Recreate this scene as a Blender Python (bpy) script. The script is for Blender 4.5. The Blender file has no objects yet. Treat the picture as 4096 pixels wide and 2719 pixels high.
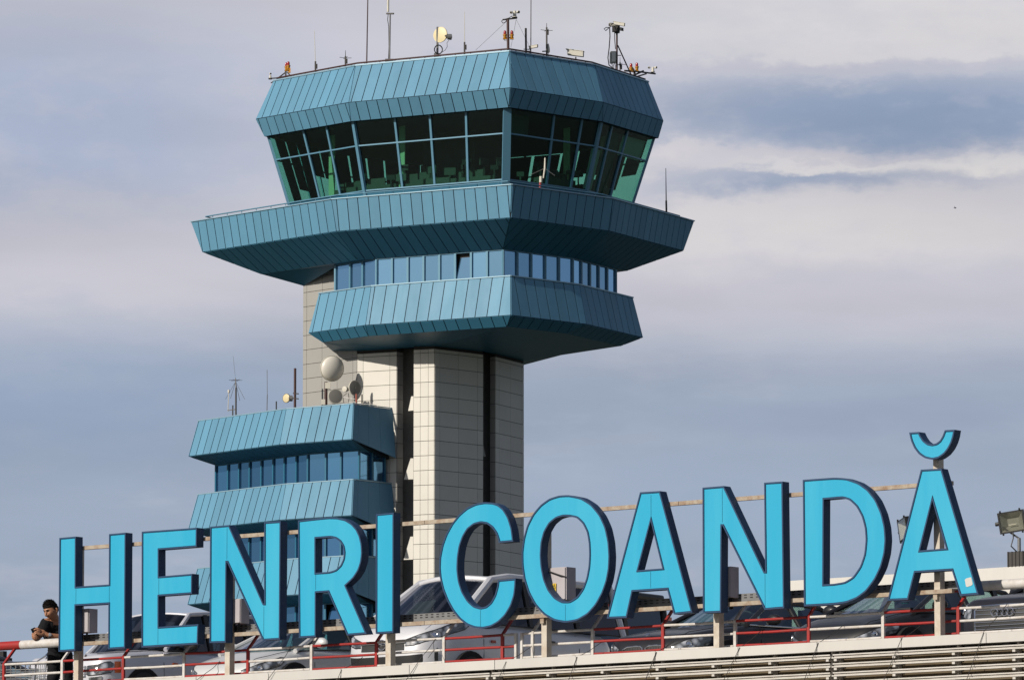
import bpy, bmesh, math, random
from mathutils import Vector, Matrix
random.seed(7)
C = bpy.context.scene
COL = C.collection
R = math.radians
# ------------------------------------------------------------------ camera, sky, sun
FPX, CX, CY, HZ, EYE = 23410.0, 2048.0, 1359.5, 4250.0, 1.7     # measured focal length, centre and horizon (photo pixels)
PITCH = math.atan((HZ-CY)/FPX)
cam = bpy.data.cameras.new('camera'); camo = bpy.data.objects.new('camera', cam); COL.objects.link(camo)
cam.sensor_width = 36; cam.lens = 36*FPX/4096; cam.clip_start = 1; cam.clip_end = 9000
camo.location = (0, 0, EYE); camo.rotation_euler = (R(90)+PITCH, 0, 0)
C.camera = camo
C.view_settings.view_transform = 'Standard'; C.view_settings.look = 'None'
C.view_settings.exposure = 0.0; C.view_settings.gamma = 1; C.view_settings.use_curve_mapping = False
SUN_AZ, SUN_EL = R(50), R(28)       # azimuth to the left of straight behind the viewer
SD = Vector((-math.sin(SUN_AZ)*math.cos(SUN_EL), -math.cos(SUN_AZ)*math.cos(SUN_EL), math.sin(SUN_EL)))
sl = bpy.data.lights.new('sun', 'SUN'); sl.energy = 4.3; sl.angle = R(0.5); sl.color = (1.0, 0.93, 0.82)
so = bpy.data.objects.new('sun', sl); COL.objects.link(so); so.rotation_euler = SD.to_track_quat('Z', 'Y').to_euler()

def world():
    w = bpy.data.worlds.new('World'); C.world = w; w.use_nodes = True
    nt = w.node_tree; N = nt.nodes; Lk = nt.links; N.clear()
    def nd(t, **k):
        n = N.new(t)
        for a, b in k.items(): setattr(n, a, b)
        return n
    def val(n, i, v):
        if hasattr(v, 'is_output'): Lk.new(v, n.inputs[i])
        else: n.inputs[i].default_value = v
    def M(op, a, b=0.0, c=0.0):
        n = nd('ShaderNodeMath', operation=op); val(n, 0, a); val(n, 1, b); val(n, 2, c); return n.outputs[0]
    def MR(x, a, b, c=0.0, d=1.0):
        n = nd('ShaderNodeMapRange', interpolation_type='SMOOTHSTEP')
        val(n, 'Value', x); val(n, 'From Min', a); val(n, 'From Max', b); val(n, 'To Min', c); val(n, 'To Max', d); return n.outputs[0]
    def MIX(f, a, b):
        n = nd('ShaderNodeMix', data_type='RGBA'); val(n, 0, f); val(n, 6, a); val(n, 7, b); return n.outputs[2]
    tc = nd('ShaderNodeTexCoord'); sx = nd('ShaderNodeSeparateXYZ'); Lk.new(tc.outputs['Generated'], sx.inputs[0])
    az = M('MULTIPLY', M('ARCTAN2', sx.outputs[0], sx.outputs[1]), 57.29578)
    el = M('MULTIPLY', M('ARCSINE', sx.outputs[2]), 57.29578)
    cb = nd('ShaderNodeCombineXYZ'); val(cb, 0, M('MULTIPLY', az, 0.22)); val(cb, 1, M('MULTIPLY', el, 1.0)); val(cb, 2, 3.3)
    n1 = nd('ShaderNodeTexNoise'); Lk.new(cb.outputs[0], n1.inputs['Vector']); val(n1, 'Scale', 0.8); val(n1, 'Detail', 6.0); val(n1, 'Roughness', 0.52)
    n2 = nd('ShaderNodeTexNoise'); Lk.new(cb.outputs[0], n2.inputs['Vector']); val(n2, 'Scale', 0.33); val(n2, 'Detail', 3.0)
    cb3 = nd('ShaderNodeCombineXYZ'); val(cb3, 0, M('MULTIPLY', az, 0.5)); val(cb3, 1, M('MULTIPLY', el, 1.6)); val(cb3, 2, 8.1)
    n3 = nd('ShaderNodeTexNoise'); Lk.new(cb3.outputs[0], n3.inputs['Vector']); val(n3, 'Scale', 1.0); val(n3, 'Detail', 5.0); val(n3, 'Roughness', 0.55)
    wob = M('MULTIPLY_ADD', n1.outputs[0], 2.2, -1.1)
    wob3 = M('MULTIPLY_ADD', n3.outputs[0], 1.6, -0.8)
    cb4 = nd('ShaderNodeCombineXYZ'); val(cb4, 0, M('MULTIPLY', az, 1.3)); val(cb4, 1, M('MULTIPLY', el, 2.6)); val(cb4, 2, 1.7)
    n4 = nd('ShaderNodeTexNoise'); Lk.new(cb4.outputs[0], n4.inputs['Vector']); val(n4, 'Scale', 1.6); val(n4, 'Detail', 5.0); val(n4, 'Roughness', 0.6)
    wob4 = M('MULTIPLY_ADD', n4.outputs[0], 2.0, -1.0)
    brk = MR(M('MULTIPLY_ADD', n3.outputs[0], 0.6, M('MULTIPLY', n4.outputs[0], 0.4)), 0.36, 0.56, 0.62, 1.0)
    elw = M('ADD', el, M('MULTIPLY', wob, 0.55))
    def q2a(x): return (x-1181)*1.7341/FPX*57.29578
    def q2e(y): return (2450.8-y)*1.7341/FPX*57.29578
    PALE, LOW = (0.56, 0.56, 0.625, 1), (0.335, 0.40, 0.515, 1)
    BLUE, WHITE, MAUVE = (0.27, 0.345, 0.49, 1), (0.71, 0.69, 0.69, 1), (0.60, 0.575, 0.62, 1)
    col = MIX(MR(elw, q2e(960), q2e(640)), LOW, PALE)
    wm = M('MULTIPLY', MR(n3.outputs[0], .50, .68), MR(n2.outputs[0], .42, .62))
    col = MIX(M('MULTIPLY', wm, 0.22), col, (0.66, 0.64, 0.67, 1))
    dm = M('MULTIPLY', MR(n1.outputs[0], .54, .70), MR(n3.outputs[0], .52, .38))
    col = MIX(M('MULTIPLY', dm, 0.28), col, (0.30, 0.37, 0.50, 1))
    def blob(col, x, y, rx, ry, c, s, wb=1.0):
        da = M('DIVIDE', M('SUBTRACT', az, q2a(x)), rx*1.7341/FPX*57.3)
        de = M('DIVIDE', M('ADD', M('SUBTRACT', el, q2e(y)), M('ADD', M('MULTIPLY', wob3, 0.30*wb), M('MULTIPLY', wob4, 0.16*wb))), ry*1.7341/FPX*57.3)
        d = M('SQRT', M('ADD', M('MULTIPLY', da, da), M('MULTIPLY', de, de)))
        return MIX(M('MULTIPLY', MR(d, 1.35, 0.15, 0.0, s), brk), col, c)
    col = blob(col, 60, 300, 760, 330, (0.38, 0.445, 0.60, 1), 0.9)
    col = blob(col, 520, 560, 520, 120, (0.56, 0.55, 0.60, 1), 0.45)
    col = blob(col, 60, 610, 520, 130, (0.58, 0.565, 0.62, 1), 0.6)
    col = blob(col, 150, 930, 700, 190, (0.29, 0.37, 0.51, 1), 0.85)
    col = blob(col, 2300, 40, 1100, 170, WHITE, 0.7)
    col = blob(col, 1700, 520, 900, 150, (0.64, 0.615, 0.64, 1), 0.8)
    col = blob(col, 1950, 245, 560, 62, (0.30, 0.37, 0.51, 1), 0.6, 1.2)
    col = blob(col, 2180, 268, 900, 100, BLUE, 1.0, 1.3)
    col = blob(col, 2330, 330, 420, 70, BLUE, 0.7, 1.2)
    col = blob(col, 1880, 428, 450, 44, (0.31, 0.37, 0.50, 1), 0.95, 1.2)
    col = blob(col, 1950, 540, 800, 80, (0.67, 0.65, 0.655, 1), 0.7)
    col = blob(col, 2000, 165, 700, 22, (0.47, 0.48, 0.57, 1), 0.7, 1.2)
    col = blob(col, 1850, 372, 420, 34, MAUVE, 0.6, 1.4)
    col = blob(col, 2290, 404, 330, 24, WHITE, 1.0, 1.0)
    col = blob(col, 1900, 392, 260, 16, WHITE, 0.7, 1.3)
    col = blob(col, 1560, 350, 120, 22, (0.66, 0.63, 0.66, 1), 0.7, 1.4)
    col = blob(col, 2000, 975, 420, 40, (0.28, 0.335, 0.47, 1), 0.35)
    col = blob(col, 1800, 700, 900, 90, (0.50, 0.49, 0.56, 1), 0.5)
    st = MR(n1.outputs[0], 0.3, 0.7, 0.94, 1.06)
    mul = nd('ShaderNodeMix', data_type='RGBA', blend_type='MULTIPLY'); val(mul, 0, 1.0); val(mul, 6, col)
    cst = nd('ShaderNodeCombineColor'); [val(cst, i, st) for i in range(3)]; Lk.new(cst.outputs[0], mul.inputs[7])
    col = mul.outputs[2]
    # the higher sky: broken cloud over blue
    sky = nd('ShaderNodeTexSky', sky_type='NISHITA'); sky.sun_disc = False
    sky.sun_elevation = SUN_EL; sky.sun_rotation = math.atan2(SD.x, SD.y); sky.altitude = 90; sky.dust_density = 1.5
    bs = nd('ShaderNodeBackground'); Lk.new(sky.outputs[0], bs.inputs[0]); bs.inputs[1].default_value = 0.05
    bc = nd('ShaderNodeBackground'); bc.inputs[1].default_value = 1.0
    big = MIX(MR(n2.outputs[0], 0.35, 0.65), (0.15, 0.20, 0.32, 1), (0.34, 0.365, 0.45, 1))
    hi = M('MAXIMUM', MR(el, 11.5, 30.0), MR(M('ABSOLUTE', az), 14.0, 60.0))
    Lk.new(MIX(hi, col, big), bc.inputs[0])
    ms = nd('ShaderNodeMixShader'); Lk.new(M('MULTIPLY', hi, MR(n2.outputs[0], 0.45, 0.6, 0.8, 0.15)), ms.inputs[0])
    Lk.new(bc.outputs[0], ms.inputs[1]); Lk.new(bs.outputs[0], ms.inputs[2])
    out = nd('ShaderNodeOutputWorld'); Lk.new(ms.outputs[0], out.inputs[0])
world()

# ------------------------------------------------------------------ measuring helpers
_cp, _sp = math.cos(PITCH), math.sin(PITCH)
def ray(x, y):
    a = (x-CX)/FPX; b = (CY-y)/FPX
    v = Vector((a, _cp-b*_sp, _sp+b*_cp)); return v/v.y
EV = Vector((0, 0, EYE))
def U(x, y, Y): return ray(x, y)*Y+EV
def Uz(x, y, z):
    v = ray(x, y); return v*((z-EYE)/v.z)+EV
CR = dict(A=(950,0,2.24), B=(1750,0,2.24), C=(700,650,2.24), D=(1750,650,1.96), E=(700,1300,2.24), F=(1200,1300,2.24),
          H1=(1200,1100,2.9044), H2=(1400,1350,3.149), H3=(1000,420,3.92), H4=(1500,420,3.92), H5=(2000,420,3.374),
          G0=(0,2050,2.34375), G1=(700,2050,2.34375), G2=(1300,2050,2.34375), G3=(1900,2050,2.34375), G4=(2500,2050,2.34375),
          G5=(3296,2050,2.34375), G7=(0,2350,4.25), L1=(220,2080,2.9033), L2=(800,2030,2.7512), L3=(1740,1940,2.6135),
          L4=(2400,1900,2.6138), L5=(3180,1700,2.0913), K1=(1050,40,5.905), K2=(1650,60,6.749), K3=(1960,20,5.624),
          K4=(2380,60,5.807), K5=(880,1480,3.8097), T=(0,0,1))
def P(c, x, y):
    o = CR[c]; return (o[0]+x/o[2], o[1]+y/o[2])

# ------------------------------------------------------------------ materials
def mat(name, col, rough=0.6, metal=0.0, var=0.0, spec=0.5, grime=0.0, gscale=3.0, bump=0.0, bscale=40, coat=0.0, trans=0.0, grimecol=None, streak=False, alpha=1.0):
    m = bpy.data.materials.new(name); m.use_nodes = True
    nt = m.node_tree; b = nt.nodes['Principled BSDF']; N = nt.nodes; L = nt.links
    b.inputs['Roughness'].default_value = rough; b.inputs['Metallic'].default_value = metal
    b.inputs['Specular IOR Level'].default_value = spec; b.inputs['Coat Weight'].default_value = coat
    b.inputs['Coat Roughness'].default_value = 0.06
    b.inputs['Transmission Weight'].default_value = trans
    c = N.new('ShaderNodeRGB'); c.outputs[0].default_value = (*col, 1); src = c.outputs[0]
    tc = N.new('ShaderNodeTexCoord'); mp = N.new('ShaderNodeMapping'); L.new(tc.outputs['Object'], mp.inputs[0])
    if streak: mp.inputs['Scale'].default_value = (1, 1, 0.12)
    if grime:
        n = N.new('ShaderNodeTexNoise'); n.inputs['Scale'].default_value = gscale; n.inputs['Detail'].default_value = 6; n.inputs['Roughness'].default_value = 0.65
        L.new(mp.outputs[0], n.inputs['Vector'])
        r = N.new('ShaderNodeMapRange'); r.inputs['From Min'].default_value = 0.42; r.inputs['From Max'].default_value = 0.75; r.inputs['To Max'].default_value = grime
        L.new(n.outputs[0], r.inputs[0])
        mx = N.new('ShaderNodeMix'); mx.data_type = 'RGBA'; L.new(r.outputs[0], mx.inputs[0]); L.new(src, mx.inputs[6])
        gc = grimecol or tuple(x*0.45 for x in col); mx.inputs[7].default_value = (*gc, 1); src = mx.outputs[2]
        rr = N.new('ShaderNodeMapRange'); rr.inputs['To Min'].default_value = rough; rr.inputs['To Max'].default_value = min(1, rough+0.25); L.new(n.outputs[0], rr.inputs[0]); L.new(rr.outputs[0], b.inputs['Roughness'])
    if var:
        oi = N.new('ShaderNodeObjectInfo'); r = N.new('ShaderNodeMapRange'); r.inputs['To Min'].default_value = 1-var; r.inputs['To Max'].default_value = 1+var
        L.new(oi.outputs['Random'], r.inputs[0])
        h = N.new('ShaderNodeHueSaturation'); L.new(r.outputs[0], h.inputs['Value']); L.new(src, h.inputs['Color']); src = h.outputs[0]
    L.new(src, b.inputs['Base Color'])
    if bump:
        n = N.new('ShaderNodeTexNoise'); n.inputs['Scale'].default_value = bscale; n.inputs['Detail'].default_value = 4; L.new(tc.outputs['Object'], n.inputs['Vector'])
        bp = N.new('ShaderNodeBump'); bp.inputs['Strength'].default_value = bump; bp.inputs['Distance'].default_value = 0.02; L.new(n.outputs[0], bp.inputs['Height']); L.new(bp.outputs[0], b.inputs['Normal'])
    return m
def glassmat(name, tint, refl=1.0, rough=0.02, ior=1.5, gl=(0.9, 0.95, 1)):
    m = bpy.data.materials.new(name); m.use_nodes = True; nt = m.node_tree; N = nt.nodes; L = nt.links; N.clear()
    t = N.new('ShaderNodeBsdfTransparent'); t.inputs[0].default_value = (*tint, 1)
    g = N.new('ShaderNodeBsdfGlossy'); g.inputs['Roughness'].default_value = rough; g.inputs[0].default_value = (*gl, 1)
    f = N.new('ShaderNodeLayerWeight'); f.inputs[0].default_value = 0.5
    pw = N.new('ShaderNodeMath'); pw.operation = 'POWER'; pw.inputs[1].default_value = 4.0; L.new(f.outputs['Facing'], pw.inputs[0])
    ml = N.new('ShaderNodeMath'); ml.operation = 'MULTIPLY_ADD'; ml.use_clamp = True; ml.inputs[1].default_value = 0.8*refl; ml.inputs[2].default_value = 0.045*refl; L.new(pw.outputs[0], ml.inputs[0])
    mx = N.new('ShaderNodeMixShader'); L.new(ml.outputs[0], mx.inputs[0]); L.new(t.outputs[0], mx.inputs[1]); L.new(g.outputs[0], mx.inputs[2])
    o = N.new('ShaderNodeOutputMaterial'); L.new(mx.outputs[0], o.inputs[0]); return m
MT = dict(
 panel=mat('blue_sheet_metal', (0.098, 0.262, 0.39), 0.50, 0.0, var=0.075, spec=0.6, grime=0.20, gscale=0.9, streak=True, bump=0.6, bscale=1.4),
 shadep=mat('shaded_sheet_metal', (0.035, 0.15, 0.24), 0.5, var=0.05, spec=0.4),  # blue panel metal again, with the underside shade put into its colour
 seam=mat('dark_joint', (0.006, 0.018, 0.028), 0.7),
 trim=mat('pale_blue_trim', (0.30, 0.46, 0.56), 0.35, 0.3),
 frame=mat('blue_window_frame', (0.10, 0.24, 0.34), 0.4, 0.1),
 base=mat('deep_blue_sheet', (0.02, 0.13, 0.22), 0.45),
 cream=mat('cream_cladding', (0.66, 0.63, 0.572), 0.45, var=0.05, grime=0.10, gscale=0.6),
 greyclad=mat('grey_cladding', (0.33, 0.32, 0.30), 0.5, var=0.03, grime=0.12, gscale=0.6),
 cjoint=mat('cladding_joint', (0.03, 0.028, 0.026), 0.8),
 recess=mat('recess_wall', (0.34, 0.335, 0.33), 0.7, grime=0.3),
 cyan=mat('cyan_acrylic', (0.020, 0.36, 0.57), 0.32, spec=0.4, grime=0.7, gscale=1.3, grimecol=(0.055, 0.44, 0.62), streak=True),
 navy=mat('navy_letter_return', (0.012, 0.048, 0.12), 0.45, spec=0.4, grime=0.2, gscale=9, grimecol=(0.03, 0.06, 0.12)),
 tan=mat('weathered_tube', (0.40, 0.34, 0.27), 0.6, grime=0.85, gscale=9, grimecol=(0.20, 0.09, 0.035)),
 postp=mat('post_paint', (0.55, 0.50, 0.43), 0.55, grime=0.5, gscale=7, grimecol=(0.30, 0.19, 0.10)),
 white=mat('white_paint', (0.60, 0.58, 0.56), 0.45, grime=0.6, gscale=9, grimecol=(0.33, 0.24, 0.17)),
 red=mat('red_paint', (0.34, 0.014, 0.013), 0.42, grime=0.7, gscale=8, grimecol=(0.16, 0.04, 0.03)),
 galv=mat('galvanised', (0.20, 0.20, 0.205), 0.45, 0.4, grime=0.5, gscale=6),
 darkmetal=mat('dark_metal', (0.05, 0.045, 0.042), 0.55, 0.2),
 brown=mat('brown_rail', (0.055, 0.022, 0.02), 0.55),
 black=mat('black', (0.012, 0.012, 0.013), 0.5),
 rubber=mat('rubber', (0.02, 0.02, 0.02), 0.85),
 offw=mat('off_white_plastic', (0.60, 0.57, 0.49), 0.45, grime=0.2, gscale=5),
 yellowdish=mat('yellowed_radome', (0.66, 0.56, 0.33), 0.45),
 greydish=mat('grey_radome', (0.21, 0.20, 0.18), 0.6),
 radome=mat('pale_radome', (0.68, 0.64, 0.57), 0.38),
 amber=mat('amber_housing', (0.45, 0.20, 0.01), 0.4),
 redlens=mat('red_lens', (0.30, 0.006, 0.006), 0.15, spec=0.8),
 coping=mat('coping_white', (0.58, 0.56, 0.53), 0.4, grime=0.15, gscale=2.5, var=0.03, streak=True),
 slat=mat('slat_white', (0.58, 0.55, 0.51), 0.45, grime=0.35, gscale=5, grimecol=(0.30, 0.25, 0.19)),
 olive=mat('olive_backwall', (0.125, 0.095, 0.058), 0.8, grime=0.5, gscale=2.2, bump=0.2, bscale=12),
 conc=mat('concrete', (0.30, 0.29, 0.27), 0.85, grime=0.4, gscale=1.2, bump=0.3),
 asphalt=mat('asphalt', (0.045, 0.045, 0.047), 0.9, grime=0.3),
 ground=mat('ground', (0.04, 0.045, 0.035), 0.95, grime=0.6, gscale=0.03, grimecol=(0.05, 0.07, 0.03)),
 ceil=mat('cab_ceiling', (0.035, 0.04, 0.04), 0.9),
 console=mat('console', (0.05, 0.058, 0.05), 0.7),
 skin=mat('skin', (0.36, 0.17, 0.095), 0.5, spec=0.4, bump=0.12, bscale=60),
 hair=mat('hair', (0.008, 0.006, 0.005), 0.8, spec=0.15, bump=0.4, bscale=90),
 cloth=mat('black_cloth', (0.010, 0.010, 0.012), 0.9, spec=0.2, bump=0.4, bscale=25),
 chrome=mat('chrome', (0.75, 0.75, 0.77), 0.12, 1.0),
 warn=mat('warning_yellow', (0.62, 0.42, 0.03), 0.5),
 mirrorlens=mat('lamp_reflector', (0.34, 0.34, 0.30), 0.35, 0.4),
)
def lensmat():
    m = mat('headlight_lens', (0.50, 0.52, 0.54), 0.08, 0.55, coat=1.0)
    nt = m.node_tree; N = nt.nodes; b = N['Principled BSDF']
    tc = N.new('ShaderNodeTexCoord'); v = N.new('ShaderNodeTexVoronoi'); v.inputs['Scale'].default_value = 9; nt.links.new(tc.outputs['Object'], v.inputs['Vector'])
    r = N.new('ShaderNodeValToRGB'); r.color_ramp.elements[0].color = (0.75, 0.76, 0.78, 1); r.color_ramp.elements[0].position = 0.15
    r.color_ramp.elements[1].color = (0.10, 0.105, 0.11, 1); r.color_ramp.elements[1].position = 0.6
    nt.links.new(v.outputs['Distance'], r.inputs[0]); nt.links.new(r.outputs[0], b.inputs['Base Color'])
    return m
MT['lens'] = lensmat()
MT['cabglass'] = glassmat('green_cab_glass', (0.62, 0.84, 0.77), 0.9, 0.02, 1.42)
MT['bandglass'] = mat('blue_band_glass', (0.27, 0.52, 0.75), 0.06, 0.92, var=0.22)
MT['annexglass'] = mat('deep_blue_glass', (0.13, 0.32, 0.56), 0.06, 0.92, var=0.25)
MT['floodglass'] = glassmat('flood_glass', (0.92, 0.92, 0.9), 1.0)
def carpaint(name, col, metal=0.35):
    return mat(name, col, 0.34, metal*.5, spec=0.4, coat=(0.5 if sum(col) > .6 else 0.25), grime=0.10, gscale=3)

# ------------------------------------------------------------------ mesh helpers
def link(name, me, parent=None, m=None, smooth=False):
    o = bpy.data.objects.new(name, me); COL.objects.link(o)
    if m is not None and not me.materials: me.materials.append(m)
    if smooth: me.polygons.foreach_set('use_smooth', [True]*len(me.polygons))
    if parent is not None:
        o.parent = parent
        o.matrix_parent_inverse = WINV.get(parent.name, Matrix.Identity(4))
    return o
WINV = {}
FRAME = None        # local frame of the sign and railing: (origin in frame units, origin in metres, metres per unit)
def FT(p):
    return Vector(p) if FRAME is None else FRAME[1]+(Vector(p)-FRAME[0])*FRAME[2]
def tag(o, label=None, cat=None, group=None, kind=None):
    if label: o['label'] = label
    if cat: o['category'] = cat
    if group: o['group'] = group
    if kind: o['kind'] = kind
    return o
def thing(name, label, cat, loc=(0, 0, 0), group=None, local=False):
    if not local: loc = FT(loc)
    o = bpy.data.objects.new(name, None); COL.objects.link(o); o.location = loc; o.empty_display_size = 0.2
    if not local: WINV[o.name] = Matrix.Translation(-Vector(loc))
    return tag(o, label, cat, group)
class MB:
    """collects shapes; build() links them as one mesh object"""
    def __init__(s): s.v = []; s.f = []
    def add(s, vs, fs):
        n = len(s.v); s.v += [tuple(v) for v in vs]; s.f += [tuple(i+n for i in f) for f in fs]; return s
    def box(s, c, sx, sy, sz, ux=(1, 0, 0), uy=None, uz=(0, 0, 1)):
        c = Vector(c); ux = Vector(ux).normalized(); uz = Vector(uz).normalized()
        uy = Vector(uy).normalized() if uy is not None else uz.cross(ux).normalized()
        vs = [c+ux*sx/2*a+uy*sy/2*b+uz*sz/2*d for d in (-1, 1) for b in (-1, 1) for a in (-1, 1)]
        return s.add(vs, [(0, 2, 3, 1), (4, 5, 7, 6), (0, 1, 5, 4), (2, 6, 7, 3), (0, 4, 6, 2), (1, 3, 7, 5)])
    def bar(s, a, b, w, h=None, up=(0, 0, 1)):
        a = Vector(a); b = Vector(b); d = (b-a); L = d.length; d.normalize(); up = Vector(up)
        y = up.cross(d)
        if y.length < 1e-4: y = Vector((1, 0, 0)).cross(d)
        y.normalize(); z = d.cross(y)
        return s.box((a+b)/2, L, w, h or w, d, y, z)
    def tube(s, pts, r, n=8, cap=True):
        pts = [Vector(p) for p in pts]; rs = r if isinstance(r, (list, tuple)) else [r]*len(pts)
        d0 = (pts[1]-pts[0]).normalized(); ref = Vector((0, 0, 1)) if abs(d0.z) < 0.9 else Vector((0, 1, 0))
        x = ref.cross(d0).normalized(); base = len(s.v); vs = []
        for i, p in enumerate(pts):
            d = (pts[min(i+1, len(pts)-1)]-pts[max(i-1, 0)]).normalized()
            x = (x-d*x.dot(d)).normalized(); y = d.cross(x)
            for k in range(n):
                a = 2*math.pi*k/n; vs.append(p+(x*math.cos(a)+y*math.sin(a))*rs[i])
        fs = []
        for i in range(len(pts)-1):
            for k in range(n):
                k2 = (k+1) % n; fs.append((i*n+k, i*n+k2, (i+1)*n+k2, (i+1)*n+k))
        if cap: fs.append(tuple(range(n-1, -1, -1))); fs.append(tuple((len(pts)-1)*n+k for k in range(n)))
        return s.add(vs, fs)
    def lathe(s, c, axis, prof, n=20):
        """prof: list of (distance along axis, radius)"""
        c = Vector(c); d = Vector(axis).normalized(); ref = Vector((0, 0, 1)) if abs(d.z) < 0.9 else Vector((0, 1, 0))
        x = ref.cross(d).normalized(); y = d.cross(x); vs = []
        for (h, r) in prof:
            for k in range(n):
                a = 2*math.pi*k/n; vs.append(c+d*h+(x*math.cos(a)+y*math.sin(a))*max(r, 1e-4))
        fs = [(i*n+k, i*n+(k+1) % n, (i+1)*n+(k+1) % n, (i+1)*n+k) for i in range(len(prof)-1) for k in range(n)]
        fs.append(tuple(range(n-1, -1, -1))); fs.append(tuple((len(prof)-1)*n+k for k in range(n)))
        return s.add(vs, fs)
    def ball(s, c, r, n=12, sz=1.0):
        pr = [(-r*sz*math.cos(math.pi*i/n), r*math.sin(math.pi*i/n)) for i in range(n+1)]
        return s.lathe(c, (0, 0, 1), pr, n*2)
    def prism(s, poly, off):
        """poly: 3-D points; extruded by vector off"""
        n = len(poly); off = Vector(off); poly = [Vector(p) for p in poly]
        return s.add(poly+[p+off for p in poly], [tuple(range(n-1, -1, -1)), tuple(range(n, 2*n))]+[(i, (i+1) % n, n+(i+1) % n, n+i) for i in range(n)])
    def build(s, name, m, parent=None, smooth=False):
        me = bpy.data.meshes.new(name); me.from_pydata([FT(v) for v in s.v] if FRAME else s.v, [], s.f)
        bm = bmesh.new(); bm.from_mesh(me); bmesh.ops.recalc_face_normals(bm, faces=bm.faces)
        if smooth:
            for e in bm.edges:
                if len(e.link_faces) == 2 and e.calc_face_angle(0) > R(38): e.smooth = False
            for f in bm.faces: f.smooth = True
        bm.to_mesh(me); bm.free()
        return link(name, me, parent, m)
def clip(poly, nx, ny, d):           # keep nx*x+ny*y <= d
    out = []
    for i in range(len(poly)):
        a = poly[i]; b = poly[(i+1) % len(poly)]
        da = nx*a[0]+ny*a[1]-d; db = nx*b[0]+ny*b[1]-d
        if da <= 0: out.append(a)
        if da*db < 0:
            t = da/(da-db); out.append((a[0]+(b[0]-a[0])*t, a[1]+(b[1]-a[1])*t))
    return out
def facet(parent, name, m, bl, br, tr, tl, width, th=0.03, gap=0.05, toward=None, edge=0.012, start='r', cuts=None, rows=None):
    """sheet-metal panels on one sloping facet: seams run square to the long edge. bl..tl seen from outside."""
    bl, br, tr, tl = map(Vector, (bl, br, tr, tl))
    u = (br-bl); u.z = 0; u.normalize()
    v = (tl-bl); v = (v-u*v.dot(u)).normalized(); n = u.cross(v).normalized()
    if toward is not None and n.dot(Vector(toward)-bl) < 0: n = -n
    o = br if start == 'r' else bl
    to2 = lambda p: ((p-o).dot(u), (p-o).dot(v))
    poly = [to2(p) for p in (bl, br, tr, tl)]
    x0 = min(p[0] for p in poly); x1 = max(p[0] for p in poly)
    if cuts is None:
        cuts = [k*width for k in range(math.floor(x0/width), math.ceil(x1/width)+1)]
    res = []
    y0 = min(p[1] for p in poly); y1 = max(p[1] for p in poly)
    rws = rows or [y0-1, y1+1]
    cxm = sum(p[0] for p in poly)/4; cym = sum(p[1] for p in poly)/4
    sh = []
    for i in range(4):                                  # shrink outline a little so neighbours do not touch
        a = poly[i]; b = poly[(i+1) % 4]; ex, ey = b[0]-a[0], b[1]-a[1]; L = math.hypot(ex, ey)
        nx, ny = ey/L, -ex/L
        if nx*(cxm-a[0])+ny*(cym-a[1]) > 0: nx, ny = -nx, -ny
        sh.append((nx, ny, nx*a[0]+ny*a[1]-edge))
    base = poly
    for s_ in sh: base = clip(base, *s_)
    for a, b in zip(cuts[:-1], cuts[1:]):
        for c, d in zip(rws[:-1], rws[1:]):
            q = clip(base, 1, 0, b-gap/2); q = clip(q, -1, 0, -(a+gap/2)) if q else q
            if rows:
                q = clip(q, 0, 1, d-gap/2) if q else q; q = clip(q, 0, -1, -(c+gap/2)) if q else q
            if len(q) < 3: continue
            ar = abs(sum(q[i][0]*q[(i+1) % len(q)][1]-q[(i+1) % len(q)][0]*q[i][1] for i in range(len(q))))/2
            if ar < 0.006: continue
            pts = [o+u*x+v*y for x, y in q]
            res.append(MB().prism(pts, n*th).build(name, m, parent))
    return res

# ------------------------------------------------------------------ tower plan
D1, D2, E1, E2 = R(61.3), R(43.2), R(46.8), R(28.6)
def dirn(a, left): return Vector((-math.sin(a) if left else math.sin(a), math.cos(a), 0))
def reach(p, d, xpx):                       # walk from p along d until the photo column xpx is met
    k = (xpx-CX)/FPX                        # x = k*y (the lens is level in azimuth)
    kk = k
    for _ in range(3):
        t = (kk*p.y-p.x)/(d.x-kk*d.y); q = p+d*t
        kk = ray_x(xpx, q)
    return p+d*((kk*p.y-p.x)/(d.x-kk*d.y))
def ray_x(xpx, q):                          # x/y ratio of the pixel column at the height of q
    b = ((q.z-EYE)/q.y); bb = (b*_cp-_sp)/(_cp+b*_sp)
    return (xpx-CX)/FPX/(_cp-bb*_sp)
def ring(Y, pts, d=(D1, D2, E1, E2)):
    q = [P(*a) for a in pts]
    f = U(*q[2], Y)
    b1 = reach(f, dirn(d[0], True), q[1][0]); L = reach(b1, dirn(d[1], True), q[0][0])
    b2 = reach(f, dirn(d[2], False), q[3][0]); Rr = reach(b2, dirn(d[3], False), q[4][0])
    M2 = L+Rr
    out = [L, b1, f, b2, Rr, M2-b1, M2-f, M2-b2]
    for p in out: p.z = f.z
    return out
D0 = 300.0
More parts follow.
